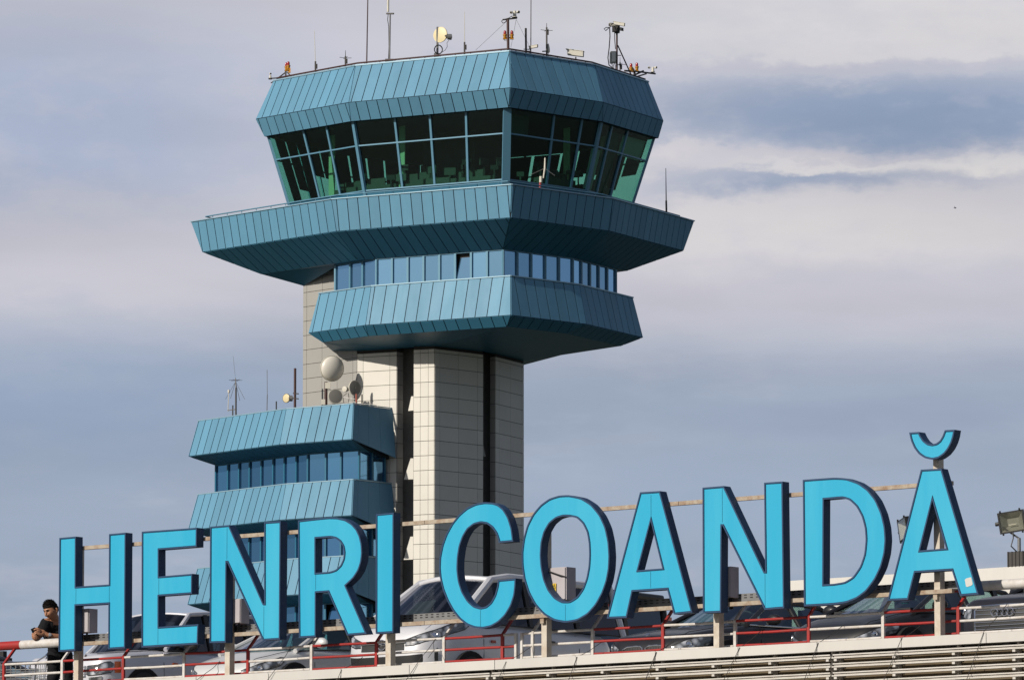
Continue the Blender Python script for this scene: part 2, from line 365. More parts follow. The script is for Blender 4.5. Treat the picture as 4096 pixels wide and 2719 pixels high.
RG = dict(
 rooftop=ring(D0+.3, [('A',325,752),('A',1060,606),('B',645,466),('B',1405,594),('B',1885,752)]),
 kink=ring(D0-1.0, [('A',168,1078),('A',1000,918),('B',652,790),('B',1482,908),('B',2020,1090)]),
 roofbot=ring(D0-.4, [('A',245,1228),('A',1020,1078),('B',640,962),('B',1475,1080),('B',1975,1248)]),
 glasstop=ring(D0, [('H3',290,520),('H3',1625,250),('H4',2072,45),('H5',1360,220),('H5',2075,465)]),
 glassbot=ring(D0+.8, [('H3',605,1490),('H3',1800,1340),('H4',2050,1165),('H5',1170,1130),('H5',1790,1290)]),
 baltop=ring(D0-3.0, [('C',150,545),('C',1405,342),('D',583,177),('D',1375,297),('D',2007,460)]),
 balbot=ring(D0-2.6, [('C',248,798),('C',1450,615),('D',572,432),('D',1345,535),('D',1925,690)]),
 balin=ring(D0-.1, [('C',775,995),('C',1640,880),('D',515,675),('D',1090,775),('D',1480,840)]),
 band=ring(D0, [('C',1437,1140),('C',1805,1090),('D',515,890),('D',1060,948),('D',1398,1022)]),
 podtop=ring(D0-.9, [('H1',225,220),('H1',830,133),('D',573,893),('D',1110,965),('D',1528,1072)]),
 podbot=ring(D0-1.6, [('H1',103,662),('H1',765,578),('D',575,1197),('D',1165,1267),('D',1607,1380)]),
 podin=ring(D0-1.0, [('H1',265,775),('H1',800,715),('D',545,1285),('D',1000,1345),('D',1430,1438)]),
)
def loft(mb, rings, cap0=True, cap1=True):
    n = len(rings[0]); vs = [p for r in rings for p in r]; fs = []
    for i in range(len(rings)-1):
        for k in range(n): fs.append((i*n+k, i*n+(k+1) % n, (i+1)*n+(k+1) % n, (i+1)*n+k))
    if cap0: fs.append(tuple(range(n)))
    if cap1: fs.append(tuple((len(rings)-1)*n+k for k in range(n)))
    mb.add(vs, fs); return mb
def shrink(r, s, dz=0.0):
    c = sum(r, Vector())/len(r); return [c+(p-c)*s+Vector((0, 0, dz)) for p in r]
def clean(r): return [p.copy() for p in r]

# ------------------------------------------------------------------ setting
def sheet(name, x0, x1, y0, y1, z, m):
    return tag(MB().add([(x0, y0, z), (x1, y0, z), (x1, y1, z), (x0, y1, z)], [(0, 1, 2, 3)]).build(name, m), kind='structure')
sheet('ground', -4000, 4000, -2500, 7000, 0.0, MT['ground'])
sheet('road', -150, 150, 35, 60, 0.02, MT['asphalt'])

# ------------------------------------------------------------------ control tower
TW = thing('control_tower', 'blue and cream airport control tower with a green glazed cab', 'control tower', (-3.0, 309.0, 0))
def block(name, rings, panelname, wid, facets, back=True):
    """core block of a storey with its panels; facets = list of ring pairs (low, high)"""
    core = loft(MB(), rings).build(name, MT['seam'], TW)
    cen = sum(rings[0], Vector())/8
    for lo, hi, nm in facets:
        for k in range(4):
            a, b = (lo[k], lo[k+1]), (hi[k], hi[k+1])
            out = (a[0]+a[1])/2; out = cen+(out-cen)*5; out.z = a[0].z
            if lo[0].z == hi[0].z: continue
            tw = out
            facet(core, nm, MT['shadep' if 'soffit' in nm else 'panel'], a[0], a[1], b[1], b[0], wid, toward=tw, start='r' if k < 2 else 'l')
        if back:
            for k in range(4, 8):
                k2 = (k+1) % 8
                MB().prism([lo[k], lo[k2], hi[k2], hi[k]], (lo[k]+lo[k2]-cen*2).normalized()*0.03).build(nm, MT['panel'], core)
    return core
# cab roof
roof = block('cab_roof', [RG['roofbot'], RG['kink'], RG['rooftop']], 'roof_panel', 0.635,
             [(RG['kink'], RG['rooftop'], 'roof_panel'), (RG['roofbot'], RG['kink'], 'fascia_panel')])
def edge_trim(r, name, w, h, parent, m, dz=0.0, s=1.0, idx=range(8), closed=True):
    mb = MB(); rr = shrink(r, s, dz)
    for k in idx: mb.bar(rr[k], rr[(k+1) % 8], w, h)
    return mb.build(name, m, parent)
edge_trim(RG['rooftop'], 'roof_edge_trim', 0.10, 0.07, roof, MT['trim'], 0.04, 1.003)
def railing(r, z, parent, nm, rad, spacing, m, s, drop):
    rr = [Vector((p.x, p.y, z)) for p in shrink(r, s)]
    for k in range(8):
        a, b = rr[k], rr[(k+1) % 8]
        MB().tube([a, b], rad, 8).build(nm+'_bar', m, parent)
        n = max(1, round((b-a).length/spacing))
        for i in range(n):
            p = a.lerp(b, (i+0.5)/n); MB().tube([p, p-Vector((0, 0, drop))], rad*0.6, 6).build(nm+'_post', m, parent)
railing(RG['rooftop'], RG['rooftop'][0].z+0.18, roof, 'roof_rail', 0.045, 0.95, MT['brown'], 0.985, 0.3)
# balcony
bal = block('balcony_deck', [RG['balin'], RG['balbot'], RG['baltop']], 'balcony_panel', 0.635,
            [(RG['balbot'], RG['baltop'], 'balcony_panel'), (RG['balin'], RG['balbot'], 'soffit_panel')])
edge_trim(RG['baltop'], 'parapet_cap', 0.12, 0.05, bal, MT['trim'], 0.03, 1.002)
railing(RG['baltop'], 46.68, bal, 'balcony_rail', 0.035, 1.15, MT['frame'], 0.945, 0.32)
# podium
pod = block('lower_deck', [RG['podin'], RG['podbot'], RG['podtop']], 'deck_panel', 0.70,
            [(RG['podbot'], RG['podtop'], 'deck_panel'), (RG['podin'], RG['podbot'], 'deck_soffit_panel')])
edge_trim(RG['podtop'], 'deck_edge_trim', 0.10, 0.06, pod, MT['trim'], 0.035, 1.004)

def wallgrid(parent, bl, br, tr, tl, xs, ys, fm, gm, out, fw=0.07, fd=0.10, thick=0.02, gname='window_pane', fname='mullion', recess=0.04, open_at=None, ends=(1, 1)):
    """panes and mullions on a quad; xs, ys = fractions"""
    bl, br, tr, tl = map(Vector, (bl, br, tr, tl))
    u = (br-bl).normalized(); v = (tl-bl).normalized(); n = u.cross(v).normalized()
    if n.dot(out) < 0: n = -n
    Q = lambda s, t: (bl.lerp(br, s)).lerp(tl.lerp(tr, s), t)
    for i, (a, b) in enumerate(zip(xs[:-1], xs[1:])):
        for j, (c, d) in enumerate(zip(ys[:-1], ys[1:])):
            q = [Q(a, c), Q(b, c), Q(b, d), Q(a, d)]
            cc = sum(q, Vector())/4
            q = [p+(cc-p).normalized()*0.015-n*recess for p in q]
            if open_at is not None and (i, j) == open_at:
                MB().prism([p-n*0.35 for p in q], -n*0.02).build('dark_opening', MT['black'], parent)
                q = [q[0]+n*0.05, q[1]+n*0.05, q[2]-n*0.22-v*.12, q[3]-n*0.22+u*.14-v*.12]
            MB().prism(q, -n*thick).build(gname, gm, parent)
    for i, a in enumerate(xs):
        if (i == 0 and not ends[0]) or (i == len(xs)-1 and not ends[1]): continue
        MB().bar(Q(a, 0), Q(a, 1), fw, fd, up=n.cross(v)).build(fname, fm, parent)
    for j, c in enumerate(ys):
        MB().bar(Q(0, c)-n*0.006, Q(1, c)-n*0.006, fd*0.92, fw*0.9).build('transom', fm, parent)
def fr(c, xs):                 # crop columns -> fractions
    a, b = xs[0], xs[-1]; return [(x-a)/(b-a) for x in xs]
def outv(a, b):
    d = b-a; n = Vector((d.y, -d.x, 0)).normalized()
    if n.y > 0 and abs(n.y) > 0.05: n = -n
    return n
# cab: glazing, base wall, floor, ceiling, furniture inside
cab = loft(MB(), [[Vector((p.x, p.y, RG['glassbot'][0].z-1.5)) for p in shrink(RG['glassbot'], 0.975)], shrink(RG['glassbot'], 0.975)], True, True).build('cab_floor', MT['base'], TW)
gb, gt = RG['glassbot'], RG['glasstop']
low = [p+(p-q)*0.30 for p, q in zip(gb, gt)]
XS = [fr('H3', [300, 840, 1195, 1610]), [0, .27, .50, .735, 1], [0, .50, .80, 1], [0, .215, .51, 1]]
cenc = sum(gb, Vector())/8
for k in range(8):
    k2 = (k+1) % 8; kk = k % 4
    xs = XS[kk]
    o = ((gb[k]+gb[k2])/2-cenc).normalized()
    wallgrid(cab, gb[k], gb[k2], gt[k2], gt[k], xs, [0, .645, 1], MT['frame'], MT['cabglass'], o, fw=0.075, fd=0.12, gname='cab_window', ends=(0, 0))
    nb = max(2, len(xs)*1)
    for i in range(nb):
        s0, s1 = i/nb, (i+1)/nb
        q = [low[k].lerp(low[k2], s0), low[k].lerp(low[k2], s1), gb[k].lerp(gb[k2], s1), gb[k].lerp(gb[k2], s0)]
        cc = sum(q, Vector())/4; q = [p+(cc-p).normalized()*0.02 for p in q]
        MB().prism(q, -o*0.05).build('base_panel', MT['base'], cab)
for k in range(8):
    w = 0.42 if k == 2 else (0.16 if k in (0, 4) else 0.2)
    o = (gb[k]-cenc).normalized(); o.z = 0
    MB().bar(low[k]+o*0.02, gt[k]+o*0.02, 0.14, w, up=Vector((0, 0, 1)).cross(o)).build('corner_post', MT['frame'], cab)
MB().prism(shrink(RG['glasstop'], 0.985, 0.02), (0, 0, 0.05)).build('cab_ceiling', MT['ceil'], cab)
MB().box((-2.6, 309.2, 49.0), 3.2, 3.2, 3.9, ux=dirn(D1, True)).build('stair_core', MT['ceil'], cab)
for (dx, dy, w, h) in ((-7.2, 307.0, 3.2, .55), (-4.4, 305.0, 3.0, .6), (-1.9, 303.6, 2.6, .5), (2.2, 304.8, 2.4, .6), (4.2, 307.2, 2.2, .55), (-8.6, 309.4, 2.0, .7), (1.5, 312.4, 3.0, .8)):
    a = dirn(D1, True) if dx < 0 else dirn(E1, False)
    MB().box((dx, dy, 47.25+h/2), w, 0.8, h, ux=a).box((dx, dy, 47.25+h+.22), w*.35, 0.08, .40, ux=a).box((dx+w*.3*a.x, dy+w*.3*a.y, 47.25+h+.2), w*.18, 0.08, .34, ux=a).build('control_desk', MT['console'], cab)
for (dx, dy) in ((-9.6, 308.6), (-5.8, 305.6), (2.9, 306.2), (4.9, 309.0)):
    MB().box((dx, dy, 49.1), 0.45, 0.06, 3.4, ux=dirn(D2, True)).build('blind', mat('pale_blind', (0.42, 0.50, 0.34), .8), cab)
for k in (4, 5, 6, 7):
    for i in range(5):
        s0 = i/5+.01; s1 = s0+.18; t0 = random.choice((0, .25, .45, .55, .02, .6)); a_, b_, c_, d_ = [p+(cenc-p).normalized()*.3 for p in (gb[k], gb[(k+1) % 8], gt[(k+1) % 8], gt[k])]
        q_ = [a_.lerp(b_, s_).lerp(d_.lerp(c_, s_), t_) for s_, t_ in ((s0, t0), (s1, t0), (s1, 1), (s0, 1))]
        MB().prism(q_, (0, -.02, 0)).build('blind_and_reflection', MT['ceil'], cab)
reflection_beige = mat('blind_and_reflection', (0.60, 0.55, 0.47), .8)  # beige sheets stand in for pane reflections; the dark ones are blinds
for (k, s0, s1, t0, t1) in ((3, .02, .20, .05, .66), (3, .53, .97, .66, .97), (3, .23, .50, .05, .97), (2, .02, .26, .70, .97)):
    a_, b_, c_, d_ = [p+(cenc-p).normalized()*.35 for p in (gb[k], gb[k+1], gt[k+1], gt[k])]
    Qq = lambda s_, t_: a_.lerp(b_, s_).lerp(d_.lerp(c_, s_), t_)
    MB().prism([Qq(s0, t0), Qq(s1, t0), Qq(s1, t1), Qq(s0, t1)], (0, .02, 0)).build('blind_and_reflection', reflection_beige if k == 3 and s0 != .23 else MT['console'], cab)
for i in range(26):
    k = random.choice((0, 1, 1, 1, 2, 2, 3)); f_ = random.random(); p = gb[k].lerp(gb[k+1], f_); p = p+(cenc-p).normalized()*random.uniform(1.0, 2.2); p.z = 47.25
    h_ = random.uniform(.7, 1.35); w_ = random.uniform(.3, .7)
    q_ = MB().box(p+Vector((0, 0, h_/2)), .08, .08, h_).box(p+Vector((0, 0, h_)), w_, .10, w_*.62, ux=(math.cos(i), math.sin(i)*.6, 0))
    q_.build('monitor', MT['ceil'] if i % 3 else MT['console'], cab)
# window band under the balcony
bd = RG['band']; zt = RG['balin'][0].z; zb = RG['podtop'][0].z
core = loft(MB(), [[Vector((p.x, p.y, zb-0.5)) for p in shrink(bd, 0.955)], [Vector((p.x, p.y, zt)) for p in shrink(bd, 0.955)]]).build('window_band', MT['black'], TW)
BX = [fr('C', [1440, 1570, 1680, 1800]), [i/8 for i in range(9)], [i/5 for i in range(6)], [i/5 for i in range(6)]]
cb_ = sum(bd, Vector())/8
for k in range(8):
    k2 = (k+1) % 8; a, b = bd[k], bd[k2]
    o = ((a+b)/2-cb_).normalized(); o.z = 0
    V = lambda p, z: Vector((p.x, p.y, z))
    wallgrid(core, V(a, zb), V(b, zb), V(b, zt-0.03), V(a, zt-0.03), BX[k % 4], [0, 1], MT['frame'], MT['bandglass'], o, fw=0.09, fd=0.12, open_at=(5, 0) if k == 1 else None)

# shaft: piers with cladding panels
SHF = -3.5
def sc(p): k = (p.y+SHF)/p.y; return Vector((p.x*k, p.y*k, EYE+(p.z-EYE)*k if p.z else 0))
ZJ = [EYE+(38.2-EYE)*(307.3+SHF)/307.3+0.771*k for k in range(-21, 8)]
def pier(name, quadface, mats, z1, parent=TW):
    pass
sh_pts = dict(g0=Vector((-11.24, 312.75, 0)), c1l=Vector((-8.24, 309.6, 0)), c1r=Vector((-6.11, 308.62, 0)), c2l=Vector((-5.2, 307.8, 0)),
              cor=Vector((-4.1, 307.3, 0)), e1r=Vector((-1.55, 309.8, 0)), c3=Vector((-.9, 310.75, 0)), c3r=Vector((.62, 313.9, 0)))
sh_pts = {k: sc(v) for k, v in sh_pts.items()}
def prismwall(name, pts, z0, z1, m, parent): return MB().prism([Vector((p.x, p.y, z0)) for p in pts], (0, 0, z1-z0)).build(name, m, parent)
ZT1 = 39.05
pA = prismwall('pier', [sh_pts['g0'], sh_pts['c1l'], sh_pts['c1r'], sh_pts['c1r']+dirn(E1, False)*.42, sh_pts['c1r']+dirn(E1, False)*.42+Vector((-1, 5, 0)), sh_pts['g0']+Vector((1.2, 5, 0))], 0, 43.6, MT['cjoint'], TW)
pB = prismwall('pier', [sh_pts['c2l'], sh_pts['cor'], sh_pts['e1r'], sh_pts['e1r']+dirn(D1, True)*1.4, sh_pts['c2l']+dirn(E1, False)*2.0], 0, ZT1, MT['cjoint'], TW)
c3b = sh_pts['c3']+dirn(D1, True)*.30
pC = prismwall('pier', [c3b, sh_pts['c3'], sh_pts['c3r'], sh_pts['c3r']+Vector((-2, 4, 0)), c3b+Vector((0, 4, 0))], 0, ZT1, MT['cjoint'], TW)
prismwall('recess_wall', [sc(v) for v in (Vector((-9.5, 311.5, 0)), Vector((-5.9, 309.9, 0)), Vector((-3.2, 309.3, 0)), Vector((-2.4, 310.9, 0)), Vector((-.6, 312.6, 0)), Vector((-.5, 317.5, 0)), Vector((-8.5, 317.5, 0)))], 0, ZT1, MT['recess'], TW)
def soffit(name, ring_, inner, parent):
    mb = MB(); n = len(ring_); mb.add(list(ring_)+list(inner), [(k, (k+1) % n, n+(k+1) % n, n+k) for k in range(n)]); return mb.build(name, MT['base'], parent)
def zat(p, ypx): return Vector((p.x, p.y, EYE+p.y*(HZ-ypx)/FPX))
S_ = sh_pts
inn = [zat(S_['c1l'], 1404.6), zat(S_['c1r'], 1395.1), zat(S_['cor'], 1384.3), zat(S_['e1r'], 1406.5), zat(S_['c3r'], 1444.3)]
inn += [inn[4]+Vector((-.5, 3, 0)), inn[4]+Vector((-3, 4, 0)), inn[0]+Vector((-1, 3, 0))]
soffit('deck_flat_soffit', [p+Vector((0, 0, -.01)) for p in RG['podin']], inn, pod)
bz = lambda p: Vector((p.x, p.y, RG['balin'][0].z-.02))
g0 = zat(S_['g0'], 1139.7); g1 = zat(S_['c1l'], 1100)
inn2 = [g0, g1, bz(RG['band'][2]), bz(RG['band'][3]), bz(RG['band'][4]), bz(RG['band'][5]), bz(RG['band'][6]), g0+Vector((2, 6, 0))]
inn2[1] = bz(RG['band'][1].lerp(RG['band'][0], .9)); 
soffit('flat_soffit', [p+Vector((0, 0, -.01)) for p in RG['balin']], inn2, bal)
def clad(parent, a, b, xs, m, z1, z0=21.8, out=None, th=0.025):
    rows = [z for z in [ZJ[0]]+ZJ if z0 < z < z1]; rows = [z0]+rows+[z1]
    rows = sorted(set(rows)); L = (b-a).length; n = outv(a, b) if out is None else out
    u = (b-a).normalized()
    for (x0, x1) in zip(xs[:-1], xs[1:]):
        for (r0, r1) in zip(rows[:-1], rows[1:]):
            if r1-r0 < 0.1: continue
            g = 0.018; gz = 0.026
            p0 = a+u*(L*x0+g/2); p1 = a+u*(L*x1-g/2)
            q = [Vector((p0.x, p0.y, r0+gz/2)), Vector((p1.x, p1.y, r0+gz/2)), Vector((p1.x, p1.y, r1-gz/2)), Vector((p0.x, p0.y, r1-gz/2))]
            MB().prism(q, n*th).build('cladding_panel', m, parent)
S = sh_pts
clad(pA, S['g0'], S['c1l'], fr('', [42, 85, 265, 440, 620, 667]), MT['greyclad'], 43.4)
clad(pA, S['c1l'], S['c1r'], fr('', [93, 170, 505, 592]), MT['cream'], ZT1-.3)
clad(pA, S['c1r'], S['c1r']+dirn(E1, False)*.42, [0, 1], MT['greyclad'], ZT1-.3, out=Vector((.68, -.73, 0)))
clad(pB, S['c2l'], S['cor'], fr('', [805, 890, 990, 1065]), MT['cream'], ZT1-.3)
clad(pB, S['cor'], S['e1r'], fr('', [1065, 1128, 1365, 1602, 1675]), MT['cream'], ZT1-.3, out=Vector((.68, -.73, 0)))
clad(pC, S['c3'], S['c3r'], fr('', [1830, 1875, 2015, 2150, 2180]), MT['cream'], ZT1-.3, out=Vector((.88, -.47, 0)))
clad(pC, c3b, S['c3'], [0, 1], MT['greyclad'], ZT1-.3, out=Vector((-.5, -.87, 0)))
for (zt_, h, w) in ((36.75, .75, .28), (33.45, 1.1, .5), (29.3, 1.2, .5), (25.4, 1.2, .5)):
    a = sc(Vector((-5.22, 308.15, zt_)))
    MB().prism([a, a+Vector((-.08 if w < .4 else -.1, .05, 0))*1.5, a+Vector((-w, .2, -h)), a+Vector((0, 0, -h))], Vector((.45, .75, 0))).build('vent_hood', MT['cream'], TW)
    b = sc(Vector((-1.62, 310.4, zt_-2.2)))
    MB().prism([b, b+Vector((.05, 0, 0)), b+Vector((.22, .2, -h)), b+Vector((0, 0, -h))], Vector((-.3, .75, 0))).build('vent_hood', MT['greyclad'], TW)

# ------------------------------------------------------------------ annex building left of the shaft
AX = thing('annex_building', 'stepped blue panelled annex with ribbon windows left of the shaft', 'building', (-10.5, 308.0, 0))
def aring(Y, z, xL, xb, xF, xR, dR=R(42)):
    f = U(*xF, Y); f.z = z if z else f.z
    b = reach(f, dirn(R(56), True), xb); L = reach(b, dirn(R(40.5), True), xL); Rr = reach(f, dirn(dR, False), xR)
    for p in (b, L, Rr): p.z = f.z
    return [L, b, f, Rr]
tp_ = aring(303.1, None, P('E', 210, 0)[0], P('E', 1000, 0)[0], P('E', 1600, 708), P('E', 1945, 0)[0])
bt_ = aring(302.3, None, P('E', 122, 0)[0], P('E', 940, 0)[0], P('E', 1585, 1024), P('E', 1975, 0)[0])
bnd = aring(303.6, None, P('E', 365, 0)[0], P('E', 1190, 0)[0], P('E', 1650, 1382), P('E', 1880, 0)[0])
zr = U(*P('E', 1975, 1192), bt_[3].y).z
PER = 3.96
bk = lambda r: [r[3]+Vector((-.6, 5.5, 0)), r[0]+Vector((1.5, 4.0, 0))]
for s in range(6):
    dz = Vector((0, 0, -PER*s))
    top = [p+dz for p in tp_]; bot = [p+dz for p in bt_]; bot[3] = Vector((bot[3].x, bot[3].y, zr-PER*s))
    bn0 = [Vector((p.x, p.y, bnd[0].z-PER*s)) for p in bnd]; bn1 = [Vector((p.x, p.y, bt_[0].z-0.42-PER*s)) for p in bnd]
    ci = lambda r: [r[0], r[1], r[2]+Vector((-.05, .06, 0)), r[3]+Vector((-.35, .35, 0))]
    core = loft(MB(), [ci(bot)+bk(bot), ci(top)+bk(top)]).build('parapet_band', MT['seam'], AX)
    cen = Vector((-10.5, 309, 0))
    for k in range(2):
        o = ((bot[k]+bot[k+1])/2-cen)*5+cen; o.z = bot[k].z
        facet(core, 'parapet_panel', MT['panel'], bot[k], bot[k+1], top[k+1], top[k], 0.60, toward=o, start='r')
    fx = [0, .12, .38, .66, 1.0]
    for a, b in zip(fx[:-1], fx[1:]):
        q = [bot[2].lerp(bot[3], a), bot[2].lerp(bot[3], b), top[2].lerp(top[3], b), top[2].lerp(top[3], a)]
        cc = sum(q, Vector())/4; q = [p+(cc-p).normalized()*0.02 for p in q]
        MB().prism(q, Vector((.76, -.64, 0))*0.03).build('parapet_panel', MT['panel'], core)
    ms = MB()
    sb = MB()
    for k in range(3): sb.add([bot[k], bot[k+1], bn1[k+1], bn1[k]], [(0, 1, 2, 3)])
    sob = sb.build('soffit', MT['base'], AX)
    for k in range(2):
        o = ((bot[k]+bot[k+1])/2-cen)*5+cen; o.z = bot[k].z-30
        facet(sob, 'soffit_panel', MT['shadep'], bot[k], bot[k+1], bn1[k+1], bn1[k], 0.60, th=0.015, gap=0.03, toward=o, start='r')
    cap = MB()
    for k in range(3): cap.bar(top[k]+Vector((0, 0, .03)), top[k+1]+Vector((0, 0, .03)), .10, .05)
    cap.build('parapet_cap', MT['trim'], core)
    wcore = loft(MB(), [[p+Vector((.25, .5, 0)) for p in bn0]+bk(bn0), [p+Vector((.25, .5, 0)) for p in bn1]+bk(bn1)]).build('ribbon_window', MT['black'], AX)
    wx = [fr('', [370, 480, 580, 675, 780, 885, 985, 1090, 1190]), fr('', [1195, 1355, 1490, 1650]), [0, .5, 1]]
    for k in range(3):
        o = Vector((-.6, -.8, 0)) if k < 2 else Vector((.76, -.64, 0))
        wallgrid(wcore, bn0[k], bn0[k+1], bn1[k+1], bn1[k], wx[k], [0, 1], MT['base'], MT['annexglass'], o, fw=0.085, fd=0.10,
                 open_at=(1, 0) if (s == 2 and k == 1) else None)
    loft(MB(), [[p+Vector((.4, .9, -PER+.9)) for p in bot[:4]]+bk(bot), [p+Vector((.4, .9, -.1)) for p in bn0]+bk(bn0)]).build('inner_wall', MT['black'], AX) if False else None

# ------------------------------------------------------------------ equipment on the roofs
def edgeY(r, xpx):                    # depth of a ring's front edge at a photo column
    for k in range(4):
        a, b = r[k], r[k+1]; xa = a.x/a.y; xb = b.x/b.y; x = (xpx-CX)/FPX*1.012
        if xa <= x <= xb: return a.y+(b.y-a.y)*(x-xa)/(xb-xa)
    return r[0].y if (xpx < 2048) else r[4].y
def RP(c, x, y, ins=0.7, r='rooftop', dy=0.0):
    X, Yp = P(c, x, y); return U(X, Yp, edgeY(RG[r], X)+ins+dy)
ZR = RG['rooftop'][0].z; ZA = tp_[0].z
def down(p, z): return Vector((p.x, p.y, z))
def whip(c, x, ytop, ymid, m1, label, ins=0.7, r1=0.02, ring_='rooftop', zb=None, lean=0.0, grp=None, radials=None, r0=0.045):
    a = RP(c, x+lean, ytop, ins, ring_); b = RP(c, x, ymid, ins, ring_); zb = ZR if zb is None else zb
    t = thing('whip_antenna', label, 'antenna', down(b, zb), grp)
    MB().tube([b, a], [r1, r1*.6], 6).build('rod', m1, t)
    MB().tube([down(b, zb), b+Vector((0, 0, .12))], r0, 8).build('base_tube', MT['darkmetal'], t)
    MB().box(b-Vector((-.05, 0, .15)), .12, .1, .25).build('clamp', MT['darkmetal'], t)
    if radials:
        q = RP(c, x, radials, ins, ring_)
        for k in range(4):
            an = k*math.pi/2+.35; d = Vector((math.cos(an), math.sin(an), .06))*.33
            MB().tube([q, q+d], .014, 6).build('radial', MT['darkmetal'], t)
        MB().lathe(q-Vector((0, 0, .06)), (0, 0, 1), [(0, .05), (.12, .04)], 8).build('hub', MT['darkmetal'], t)
    return t
G_W = 'slender antennas on the tower roof'
whip('K1', 1250, 500, 1270, MT['offw'], 'white whip antenna right of the left pair of red lights on the tower roof', lean=-25)
whip('K1', 1960, 960, 1150, MT['darkmetal'], 'short grey antenna with four radials left of the tall dark mast', radials=1140, r1=.02)
whip('K2', 1405, -85, 800, MT['offw'], 'white whip antenna right of the yellowed dish on the tower roof')
whip('K3', 1275, 415, 560, MT['darkmetal'], 'dark pole antenna with four radials between two roof cameras', radials=580)
whip('K4', 582, 985, 1150, MT['darkmetal'], 'small radial antenna at the foot of the camera mast', radials=1155, r1=.015, r0=.03)
# tall masts
def mast(c, x, ytop, lab, r, m, lean=0, ins=1.0):
    a = RP(c, x+lean, ytop, ins); b = down(RP(c, x, 0, ins), ZR)
    b.x = RP(c, x, P(c, 0, 0)[1]*0+580 if c == 'A' else 930, ins).x
    t = thing('radio_mast', lab, 'mast', b)
    MB().tube([b, a], [r, r*.8], 10).build('pole', m, t, True)
    MB().box(b+Vector((0, 0, .05)), .3, .3, .1).build('base_plate', MT['galv'], t)
    return t
mast('A', 1157, -90, 'tall dark brown mast rising out of the frame above the left bend of the roof', .035, MT['brown'], 12)
mast('K3', 917, -300, 'tall thin dark mast right of the short pole near the roof corner', .026, MT['darkmetal'], 6)
a = RP('A', 1350, -120); b = RP('A', 1349, 110); c0 = down(RP('A', 1362, 400), ZR)
t = thing('radio_mast', 'white capped antenna on a cabled grey pole, second tall one from the left', 'mast', c0)
MB().tube([b, a], .06, 10).build('white_radome', MT['offw'], t, True)
MB().bar(RP('A', 1335, 125), RP('A', 1400, 125), .08).build('crossarm', MT['darkmetal'], t)
MB().tube([c0, RP('A', 1368, 118)], .04, 10).build('pole', MT['galv'], t, True)
MB().tube([RP('A', 1352, 540), RP('A', 1357, 420), RP('A', 1355, 240), RP('A', 1345, 180), RP('A', 1350, 130)], .018, 6).build('cable', MT['black'], t)
MB().box(c0+Vector((0, 0, .2)), .45, .3, .25).build('base_box', MT['galv'], t)
a = down(RP('K3', 812, 1000), ZR); t = thing('short_pole', 'short thick dark pole between the corner mast and the tall thin mast', 'pole', a)
MB().tube([a, RP('K3', 805, 528)], .055, 10).build('pole', MT['darkmetal'], t, True)
for yy in (1000, 1040): MB().bar(RP('K3', 760, yy), RP('K3', 900, yy+5), .04).build('bracket', MT['galv'], t)

def dish(name, lab, c, cx, cy, rad, depth, axis, mface, mback, ring_='rooftop', ins=0.7, zb=None, polex=None, prad=.06, ptop=None, pm=None, dome=0.0, unit=None, cat='dish antenna', absY=None):
    G = (lambda x, y: U(*P(c, x, y), absY)) if absY else (lambda x, y: RP(c, x, y, ins, ring_))
    p = G(cx, cy); ax = Vector(axis).normalized(); zb = ZR if zb is None else zb
    foot = down(G(polex if polex is not None else cx, cy), zb) 
    t = thing(name, lab, cat, foot)
    if dome > 0:
        pr = [(-depth, rad*.5), (-depth*.5, rad*.97), (0, rad)]+[(dome*math.sin(a*math.pi/20), rad*math.cos(a*math.pi/20)*.985) for a in range(0, 11)]
    else: pr = [(-depth, rad*.55), (-depth*.55, rad*.97), (0.0, rad)]
    MB().lathe(p, ax, pr[:3], 32).build('drum', mback, t, True)
    if dome > 0: MB().lathe(p, ax, pr[3:], 32).build('radome', mface, t, True)
    else: MB().lathe(p, ax, [(0.0, rad*.96), (.03, rad*.95), (.035, rad*.9)], 32).build('face', mface, t, True)
    MB().lathe(p, ax, [(-.03, rad*1.0), (-.03, rad*1.035), (.03, rad*1.035), (.03, rad*1.0)], 32).build('rim', mback, t, True)
    if unit:
        q = G(*unit); ua = (q-p).normalized()
        MB().lathe(p-ax*depth, (q-(p-ax*depth)), [(0, .12), ((q-(p-ax*depth)).length, .12)], 16).build('neck', MT['darkmetal'], t, True)
        MB().lathe(q, -ax*0.5+Vector((.6, -.3, 0)), [(-.14, .15), (.06, .16), (.08, .11), (.1, .03)], 20).build('radio_unit', MT['galv'], t, True)
    if polex is not None:
        MB().tube([foot, G(polex, ptop)], prad, 12).build('pole', pm or MT['darkmetal'], t, True)
        MB().bar(G(polex, cy), p-ax*depth*.6, .07).build('arm', MT['darkmetal'], t)
    return t
d = dish('dish_antenna', 'yellowed round dish on a pole with a coil of black cable, on the tower roof', 'K2', 752, 540, .40, .14, (-.5, -.85, .05), MT['yellowdish'], MT['yellowdish'], polex=672, ptop=330, pm=MT['galv'], unit=(1020, 600))
mb = MB(); cc = RP('K2', 700, 940, .55)
mb.tube([cc+Vector((math.cos(k*.35)*.21, .04*math.sin(k), math.sin(k*.35)*.23)) for k in range(19)], .03, 6).build('cable_coil', MT['black'], d)
MB().tube([RP('K2', 985, 690), RP('K2', 930, 760), RP('K2', 940, 860), RP('K2', 880, 960), RP('K2', 800, 1010)], .012, 6).build('cable', MT['black'], d)
MB().box(RP('K2', 645, 1100), .26, .2, .24).build('mount_block', MT['galv'], d)

